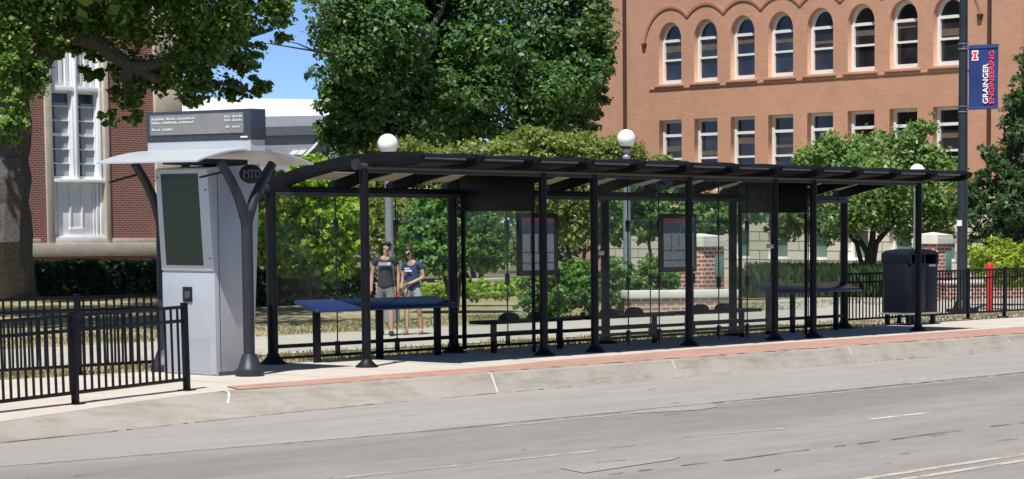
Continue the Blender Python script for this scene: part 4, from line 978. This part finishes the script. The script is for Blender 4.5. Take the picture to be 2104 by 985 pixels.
ornamental(1370, 560, 64, [(1290, 440, 55, 40), (1360, 425, 70, 50), (1440, 440, 70, 45), (1500, 430, 45, 42), (1330, 380, 60, 40), (1430, 370, 55, 35), (1270, 480, 40, 22), (1320, 475, 40, 25), (1385, 478, 45, 26), (1545, 425, 45, 30), (1590, 415, 40, 28)], 15000, .14, 'leaf_mid', 'low branching green tree behind the second map case and the gate pier', [(1320, 440), (1400, 430), (1450, 440)], 23)
ornamental(645, 570, 57, [(600, 440, 60, 55), (660, 430, 65, 60), (710, 470, 50, 60), (620, 510, 65, 50), (680, 520, 60, 45), (650, 370, 70, 40), (560, 480, 40, 60)], 18000, .125, 'leaf_lime', 'bright lime green tree behind the left glass of the shelter', [(620, 440), (680, 440)], 24, aspect=.8)
ornamental(935, 590, 55, [(890, 450, 55, 45), (950, 440, 65, 50), (1000, 480, 50, 50), (890, 510, 60, 50), (960, 520, 60, 45), (860, 480, 40, 60), (930, 400, 50, 35), (1010, 530, 35, 30)], 17000, .12, 'leaf_mid', 'full mid green tree right of the two walkers, behind the shelter glass', [(910, 470), (970, 470)], 25, aspect=.8)
tree('evergreen_tree', 'dull green tree between the lime tree and the walkers', 'tree', gp(800, 570, -.06), px_blobs([(790, 440, 60, 60), (745, 430, 50, 50), (830, 470, 45, 55), (770, 500, 60, 45), (560, 400, 40, 50, 3), (555, 460, 40, 60, 3)], 62), 9000, .13, 'leaf_olive', [([gp(800, 570, -.06), at(795, 400, 62)], .1, .03)], 26, 'bark_dark')
# right: multi stemmed tree, conifer like tree
T = 69; b = at(1785, 535, T); b.z = -.06
B = px_blobs([(1735, 318, 70, 36), (1800, 312, 65, 36), (1865, 280, 42, 34), (1690, 330, 60, 35), (1905, 258, 26, 24), (1680, 400, 75, 55), (1770, 390, 90, 60, -1), (1860, 390, 80, 65, -.5), (1930, 380, 55, 70), (1730, 450, 75, 40, -.5), (1850, 450, 70, 38), (1640, 430, 55, 40), (1930, 445, 40, 40), (1600, 440, 40, 25), (1900, 330, 50, 40), (1615, 475, 40, 22), (1690, 480, 45, 22), (1880, 485, 40, 18), (1560, 430, 30, 25)], T)
tree('serviceberry_tree', 'broad multi stemmed green tree behind the right end of the shelter', 'tree', b, B, 23000, .135, 'leaf_fresh',
     [([b, at(1782, 520, T), at(1740, 450, T), at(1690, 360, T)], .13, .03), ([b, at(1790, 515, T), at(1800, 430, T), at(1815, 310, T)], .16, .03), ([b, at(1800, 500, T), at(1850, 440, T), at(1900, 350, T)], .12, .03), ([b, at(1760, 500, T), at(1715, 450, T), at(1660, 430, T)], .09, .03)], 31, 'bark_dark', aspect=.7, spread=.36, sub=9)
T = 66; b = at(2085, 560, T); b.z = -.06
B = px_blobs([(2075, 420, 70, 70), (2030, 455, 45, 50), (2090, 340, 60, 60), (2110, 250, 50, 60), (2120, 170, 35, 60), (2040, 385, 45, 40), (2030, 320, 20, 22), (2120, 470, 60, 60), (1995, 420, 40, 45), (2080, 510, 60, 30)], T)
tree('conifer_tree', 'dark feathery evergreen tree at the right edge beside the street light pole', 'tree', b, B, 16000, .17, 'leaf_spruce', [([b, at(2085, 400, T), at(2105, 200, T), at(2115, 60, T)], .18, .04)], 32, 'bark_dark', aspect=.35, spread=.2, sub=14)
# far backdrop trees closing the gaps at eye level
for i, (x, y, rx, ry, t, lab) in enumerate(((520, 420, 60, 60, 105, 'distant dark tree behind the shelter post nearest the kiosk'), (700, 400, 90, 80, 108, 'distant dark tree behind the bright lime green tree'), (1120, 440, 130, 70, 104, 'distant dark tree in the gap behind the first map case'))):
    b = at(x, y, t); c = (tuple(b), (rx * t / F, rx * t / F, ry * t / F)); b.z = -.06
    tree('background_tree', lab, 'tree', b, [c, ((c[0][0], c[0][1], c[0][2] - 1), c[1])], 3500, .26, 'leaf_deep', [([b, Vector(c[0])], .25, .1)], 40 + i, 'bark_dark')
# hedges and shrubs: boxes of leaves on real volumes
def hedge(name, label, a, b, depth, h, n, size, leaf, seed, cat='hedge', up=.4, rag=.06, core='bark_dark'):
    rng = np.random.default_rng(seed); d = (b - a); L = d.length; d = d / L; q = Vector((-d.y, d.x, 0))
    if q.dot(FW) < 0: q = -q
    o = thing(name, a, label, cat)
    u = rng.uniform(0, L, n); f = rng.random(n); P = np.empty((n, 3)); N = np.empty((n, 3)); A3, D3, Q3 = (np.array(v) for v in (a, d, q))
    top = f < .35; end = f > .94
    w_ = np.where(top, rng.uniform(0, depth, n), np.where(rng.random(n) < .85, 0, depth)); z = np.where(top, h, rng.uniform(0, h, n))
    u = np.where(end, np.where(rng.random(n) < .5, 0, L), u); w_ = np.where(end, rng.uniform(0, depth, n), w_)
    lump = .5 * np.sin(u * 2.1 + seed) + .5 * np.sin(u * 5.3 + z * 3)
    w_ = w_ + rng.normal(size=n) * rag * .6 - lump * rag * np.where(w_ < depth / 2, 1, -1) + rng.random(n) * .12; z = z + rng.normal(size=n) * rag * .6 + lump * rag
    P = A3 + u[:, None] * D3 + w_[:, None] * Q3 + z[:, None] * np.array([0, 0, 1]); P[:, 2] = np.maximum(P[:, 2], a.z + .02)
    N = np.where(top[:, None], np.array([0, 0, 1.]), -Q3) + rng.normal(size=(n, 3)) * .6 + np.array([0, 0, up]); N /= np.linalg.norm(N, axis=1, keepdims=True)
    leaf_mesh('foliage', P, N, np.full(n, size), leaf, o, rng, .7)
    M = Matrix.Translation(a) @ Matrix(((d.x, q.x, 0, 0), (d.y, q.y, 0, 0), (0, 0, 1, 0), (0, 0, 0, 1)))
    MB().box(.12, L - .12, .14, depth - .1, 0, h - .14, M).build('branches', core, o); return o
def shrub(name, label, base, blobs, n, size, leaf, seed, cat='shrub', **kw): return tree(name, label, cat, base, blobs, n, size, leaf, None, seed, **kw)
hedge('clipped_hedge', 'dark clipped hedge below the brick building, left of the kiosk', gp(-60, 613, -.06), gp(345, 607, -.06), 1.6, .93, 16000, .13, 'leaf_hedge', 51, rag=.05)
hedge('clipped_hedge', 'dark clipped hedge seen through the left glass pane of the shelter', gp(520, 632, -.06), gp(775, 622, -.06), 1.3, .85, 9000, .12, 'leaf_hedge', 52, rag=.05)
t = 4900 * 2 / 187.
shrub('bush', 'rounded green bush at the path edge under the first map case', gp(1140, 648, -.06), px_blobs([(1110, 605, 45, 45), (1165, 600, 50, 48), (1200, 580, 40, 45), (1140, 570, 50, 30), (1100, 625, 35, 28), (1195, 620, 45, 30)], t), 9000, .10, 'leaf_mid', 53, aspect=.7)
shrub('bush', 'green bush behind the long low wall, at the foot of the globe lamp', gp(1290, 636, -.06), px_blobs([(1265, 575, 40, 40), (1320, 570, 45, 38), (1370, 580, 35, 30), (1240, 600, 35, 40), (1290, 610, 40, 30)], 54.5), 7000, .10, 'leaf_mid', 54, aspect=.7)
shrub('fern_shrub', 'feathery yellow green shrub behind the red bollard', gp(2060, 606, -.06), px_blobs([(2005, 535, 30, 30), (2045, 525, 42, 34), (2090, 535, 40, 38), (2060, 560, 60, 28), (2120, 545, 40, 40)], 60), 7000, .15, 'leaf_fern', 55, aspect=.28, per=10)
shrub('flower_patch', 'low yellow green planting along the lawn behind the two walkers', gp(945, 618, -.06), px_blobs([(860, 598, 45, 17), (930, 592, 45, 20), (985, 596, 40, 18), (1050, 595, 40, 18), (900, 604, 50, 12), (1010, 603, 50, 12)], 60), 6000, .11, 'leaf_lime', 56, aspect=.35, cat='plants')
def blades(name, label, cat, spots, n, h, w_, mat, seed, kind=None):
    rng = np.random.default_rng(seed); k_ = np.array(spots); C = k_[rng.integers(0, len(k_), n)] + np.c_[rng.normal(size=(n, 2)) * .22, np.zeros(n)]
    ang = rng.uniform(0, 2 * np.pi, n); lean = rng.uniform(.05, .55, n); hh = h * rng.uniform(.55, 1.15, n)
    side = np.c_[-np.sin(ang), np.cos(ang), np.zeros(n)] * w_; tip = C + np.c_[np.cos(ang) * lean * hh, np.sin(ang) * lean * hh, hh * (1 - .25 * lean)]; mid = C + np.c_[np.cos(ang) * lean * hh * .25, np.sin(ang) * lean * hh * .25, hh * .6]
    V = np.stack([C - side, C + side, mid + side * .8, tip, mid - side * .8], 1).reshape(-1, 3)
    me = bpy.data.meshes.new(name); o = thing(name, spots[0], label, cat) if not kind else None
    if o is not None: V = V - np.array(o.location)
    me.from_pydata(V.tolist(), [], [tuple(range(i * 5, i * 5 + 5)) for i in range(n)]); me.materials.append(MATS[mat])
    q = bpy.data.objects.new('foliage' if o else name, me); COL.objects.link(q)
    if o is not None: q.parent = o
    else: q['kind'] = kind
    return o or q
sp_ = [tuple(gp(x, y, -.06)) for x in range(1555, 1850, 11) for y in (598, 606, 613)]
blades('ornamental_grass', 'long bed of tall blue green ornamental grass behind the right hand counter', 'grass', sp_, 9000, .92, .012, 'leaf_blade', 57)
rng = np.random.default_rng(9)
gs = [(float(x), float(y), -.04) for x, y in zip(rng.uniform(17, 62, 900), rng.uniform(26.5, 28.3, 900))] + [(float(x), float(y), -.055) for x, y in zip(rng.uniform(20, 60, 700), rng.uniform(33.5, 37, 700))]
blades('lawn_grass', None, None, gs, 26000, .07, .008, 'leaf_dry', 58, 'stuff')

# trees on the near side of the street, far to the right of the camera: only their reflection in the glass is seen
rng = np.random.default_rng(77)
bl = [((float(x), float(-9 + rng.uniform(-2, 2)), float(rng.uniform(3.2, 4.6))), (4.2, 3.2, 3.6)) for x in np.arange(48, 128, 5.5)]
P, N = leaves_on(bl, 14000, rng, sub=6, per=10, spread=.2); P[:, 2] = np.maximum(P[:, 2], -.3)
tag(leaf_mesh('tree_belt', P, N, np.full(len(P), .55), 'leaf_deep', None, rng, .7), kind='stuff')

# ------------------------------------------------------------------ people
def skinned(joints, edges, root, sub=1):
    me = bpy.data.meshes.new('b'); names = list(joints); ix = {n_: i for i, n_ in enumerate(names)}
    me.from_pydata([joints[n_][:3] for n_ in names], [(ix[a], ix[b]) for a, b in edges], [])
    o = bpy.data.objects.new('b', me); sk = o.modifiers.new('s', 'SKIN'); sk.use_smooth_shade = True; sk.branch_smoothing = .4
    if not me.skin_vertices: return None
    lay = me.skin_vertices[0].data
    for n_ in names:
        r = joints[n_][3]; lay[ix[n_]].radius = r if isinstance(r, tuple) else (r, r); lay[ix[n_]].use_root = (n_ == root)
    sb = o.modifiers.new('u', 'SUBSURF'); sb.levels = sub; sb.render_levels = sub
    return mesh_from(o)
def chain(*n_): return list(zip(n_, n_[1:]))
def person(loc, yaw, J, clothes, label, skin, hair, hairparts, extras):
    o = thing('person', loc, label, 'person', rz=yaw)
    E = chain('pelvis', 'waist', 'chest', 'collar', 'neck', 'jaw', 'head', 'crown') + chain('jaw', 'chin') + chain('head', 'brow', 'nose')
    for s_ in 'LR': E += chain('collar', 'sh' + s_, 'el' + s_, 'wr' + s_, 'pa' + s_) + chain('pelvis', 'hip' + s_, 'kn' + s_, 'ca' + s_, 'an' + s_, 'toe' + s_)
    me = skinned(J, E, 'pelvis', 2)
    bm = bmesh.new(); bm.from_mesh(me); fm = MB()
    for s_, sx in (('L', 1), ('R', -1)):         # four unequal curled fingers and a thumb leaving the side of the palm
        p = Vector(J['pa' + s_][:3]); w_ = Vector(J['wr' + s_][:3]); d = (p - w_).normalized(); side = Vector((0, 1, 0)); side = (side - d * side.dot(d)).normalized(); nrm = d.cross(side) * sx
        for i, (L_, off_) in enumerate(((.066, -.027), (.074, -.009), (.069, .009), (.054, .026))):
            a = p + side * off_ + d * .012; fm.tube([a, a + d * L_ * .45 + nrm * .008, a + d * L_ * .8 + nrm * .026, a + d * L_ * .92 + nrm * .045], [.0095, .009, .008, .006], 6)
        a = p - side * .03 - d * .02; fm.tube([a, a - side * .022 + d * .022, a - side * .026 + d * .05 + nrm * .012], [.011, .010, .007], 6)
    n0 = len(bm.verts); vs = [bm.verts.new(q) for q in fm.v]
    for f_ in fm.f: bm.faces.new([vs[i] for i in f_])
    bm.to_mesh(me); bm.free(); me.shade_smooth()
    body = link_mesh('body', me, skin, o, world=False)
    for nm, JJ, EE, root, mat in clothes:
        c = skinned(JJ, EE, root, 2); c.shade_smooth(); link_mesh(nm, c, mat, o, world=False)
    m = MB()
    for c, r in hairparts: m.ball(c, r, 14, 9)
    bm = bmesh.new(); m.build('hair', hair, o, smooth=True, local=True)
    ex = Vector(J['head'][:3])
    for sx in (-1, 1): MB().ball(Vector(J['brow'][:3]) + Vector((sx * .031, -.012, -.008)), .011, 8, 6).build('eye', 'hair_black', o, smooth=True, local=True)
    for nm, mb, mat in extras: mb.build(nm, mat, o, smooth=True, local=True)
    return o
def joints(h, wide, arms, legs, headturn=(0, 0), lean=0.0):
    hx, hy = headturn; k_ = h / 1.72
    J = {'pelvis': (0, 0, .94, (.125 * wide, .10)), 'waist': (0, 0, 1.08, (.115 * wide, .09)), 'chest': (0, -.005, 1.28, (.135 * wide, .10)), 'collar': (0, -.01 + lean, 1.42, (.085, .06)), 'neck': (hx * .2, -.015 + lean, 1.49, .052),
         'jaw': (hx * .5, -.03 + hy * .4 + lean, 1.555, (.058, .06)), 'head': (hx * .8, -.015 + hy * .6 + lean, 1.625, (.074, .088)), 'crown': (hx, -.005 + hy * .8 + lean, 1.685, (.062, .072)),
         'chin': (hx * .6, -.075 + hy * .5 + lean, 1.535, .028), 'brow': (hx * .9, -.082 + hy * .7 + lean, 1.625, .03), 'nose': (hx * .95, -.112 + hy * .75 + lean, 1.597, .013)}
    J.update(arms); J.update(legs)
    return {a: (v[0] * k_, v[1] * k_, v[2] * k_, tuple(q * k_ for q in v[3]) if isinstance(v[3], tuple) else v[3] * k_) for a, v in J.items()}
def grow(J, names, d, move=None):
    out = {}
    for n_ in names:
        v = J[n_]; r = v[3] if isinstance(v[3], tuple) else (v[3], v[3]); dd = d.get(n_, d['*']) if isinstance(d, dict) else d
        out[n_] = (*v[:3], (r[0] + dd, r[1] + dd))
    return out
def between(a, b, t, r): return tuple(a[i] + (b[i] - a[i]) * t for i in range(3)) + (r,)
def dress(J, sleeve, shorts_to, loose=.02):
    top = grow(J, ['waist', 'chest', 'collar', 'shL', 'shR'], {'*': loose, 'collar': .012, 'shL': .016, 'shR': .016})
    p = J['pelvis']; top['hip'] = (p[0], p[1], p[2] + .02, (p[3][0] + .034, p[3][1] + .034)); top['hem'] = (p[0], p[1], p[2] - .10, (p[3][0] + .036, p[3][1] + .036))
    for s_ in 'LR': top['sl' + s_] = between(J['sh' + s_], J['el' + s_], sleeve, .066)
    te = chain('hem', 'hip', 'waist', 'chest', 'collar') + chain('collar', 'shL', 'slL') + chain('collar', 'shR', 'slR')
    bot = {'pelvis': (p[0], p[1], p[2] + .09, (p[3][0] + .012, p[3][1] + .012)), 'low': (p[0], p[1], p[2] - .06, (p[3][0] + .012, p[3][1] + .014))}
    be = chain('pelvis', 'low')
    for s_ in 'LR':
        bot['hip' + s_] = between(J['hip' + s_], J['kn' + s_], .12, .098); bot['th' + s_] = between(J['hip' + s_], J['kn' + s_], shorts_to * .6, .096); bot['cu' + s_] = between(J['hip' + s_], J['kn' + s_], shorts_to, .098)
        be += chain('low', 'hip' + s_, 'th' + s_, 'cu' + s_)
    return top, te, bot, be
def legs_(sl, sr): return {'hipL': (.095, 0, .88, .085), 'knL': (.10, -.02 + sl * .5, .49, .056), 'caL': (.10, .012 + sl * .8, .34, .053), 'anL': (.10, .02 + sl, .085, .036), 'toeL': (.115, -.12 + sl, .035, .034),
                           'hipR': (-.095, 0, .88, .085), 'knR': (-.10, -.02 + sr * .5, .49, .056), 'caR': (-.10, .012 + sr * .8, .34, .053), 'anR': (-.10, .02 + sr, .085, .036), 'toeR': (-.115, -.12 + sr, .035, .034)}
def shoes(J, mat_mb, rr_=.045):
    m = MB()
    for s_ in 'LR':
        a, t_ = Vector(J['an' + s_][:3]), Vector(J['toe' + s_][:3]); b = a + (a - t_) * .25; b.z = rr_ * .9
        m.tube([(b.x, b.y, rr_ * .8), (a.x, a.y, rr_ * 1.1), (t_.x, t_.y, rr_ * .8), (t_.x + (t_.x - a.x) * .35, t_.y + (t_.y - a.y) * .35, rr_ * .6)], [rr_ * .8, rr_, rr_ * .95, rr_ * .5], 10)
    return m
face_cam = math.atan2(-FW.y, -FW.x) + math.pi / 2       # local -y turned towards the street corner the camera stands on
# man
arms = {'shL': (.185, 0, 1.405, .062), 'elL': (.235, .02, 1.13, .042), 'wrL': (.225, -.05, .89, .030), 'paL': (.222, -.07, .82, (.026, .04)), 'shR': (-.185, 0, 1.405, .062), 'elR': (-.25, .04, 1.13, .042), 'wrR': (-.265, -.02, .89, .030), 'paR': (-.265, -.035, .82, (.026, .04))}
J = joints(1.69, 1.08, arms, legs_(-.16, .20), (.035, -.015), 0)
top, te, bot, be = dress(J, .48, .78, .024)
hd = Vector(J['crown'][:3]); kk = 1.69 / 1.72
pr_ = MB(); pr_.box(-.115, .115, -.146, -.142, 1.285, 1.345)
pr2 = MB(); pr2.box(.045, .085, -.150, -.147, 1.295, 1.337)
bag = MB(); bag.prism([(-.11, .60), (.09, .58), (.10, .78), (-.03, .80), (-.10, .79)], .165, .235, 'x')
so_ = gp(794, 690, -.035)
person(so_, face_cam + .1, J, [('shirt', top, te, 'hem', 'cloth_charcoal'), ('shorts', bot, be, 'pelvis', 'cloth_grey')], 'man in charcoal T-shirt and grey shorts walking on the path beside a woman', 'skin_tan', 'hair_black',
       [(hd + Vector((0, .02, -.005)), (.084, .095, .07)), (hd + Vector((0, .055, -.05)), (.078, .06, .08)), (hd + Vector((.02, -.05, .035)), (.055, .045, .032))],
       [('shirt_print', pr_, 'print_grey'), ('print_badge', pr2, 'print_white'), ('shoes', shoes(J, None, .05), 'shoe_dark')])
bg_ = thing('bag', so_, 'small red bag held in the hand of the man in charcoal', 'bag', rz=face_cam + .1)
bag.build('pouch', 'bag_red', bg_, local=True, bevel=.015)
hb = MB(); hb.tube([(.20, -.09, .79), (.215, -.075, .84), (.22, -.05, .79)], .008, 6); hb.build('handle', 'bag_red', bg_, local=True, smooth=True)
# woman: looking down to her right, one forearm across her waist
arms = {'shL': (.165, 0, 1.40, .054), 'elL': (.225, .01, 1.14, .037), 'wrL': (.03, -.17, 1.03, .027), 'paL': (-.04, -.185, 1.01, (.035, .024)), 'shR': (-.165, 0, 1.40, .054), 'elR': (-.215, .0, 1.13, .037), 'wrR': (-.215, -.07, .90, .027), 'paR': (-.21, -.09, .835, (.024, .036))}
J = joints(1.60, .98, arms, legs_(.13, -.13), (-.055, -.05), -.03)
top, te, bot, be = dress(J, .52, .45, .03)
hd = Vector(J['crown'][:3]); br = Vector(J['brow'][:3])
pr_ = MB(); pr_.box(-.10, .045, -.150, -.146, 1.165, 1.20); pr_.box(-.10, .0, -.150, -.146, 1.21, 1.235)
gl_ = MB()
for sx in (-1, 1): gl_.ball(br + Vector((sx * .034, -.018, -.008)), (.03, .012, .02), 10, 6)
gl_.tube([br + Vector((-.07, .05, 0)), br + Vector((-.055, -.015, 0)), br + Vector((.055, -.015, 0)), br + Vector((.07, .05, 0))], .006, 5)
sw = gp(850, 688, -.035)
person(sw, face_cam - .25, J, [('shirt', top, te, 'hem', 'cloth_navy'), ('shorts', bot, be, 'pelvis', 'cloth_grey_pale')], 'woman in navy T-shirt and pale shorts looking down, forearm across her waist', 'skin_light', 'hair_brown',
       [(hd + Vector((0, .02, -.0)), (.086, .098, .075)), (hd + Vector((0, .06, -.08)), (.088, .07, .12)), (hd + Vector((.06, .03, -.11)), (.035, .05, .10)), (hd + Vector((-.06, .04, -.10)), (.03, .045, .09))],
       [('shirt_print', pr_, 'print_white'), ('sunglasses', gl_, 'plastic_black'), ('sandals', shoes(J, None, .036), 'sandal')])
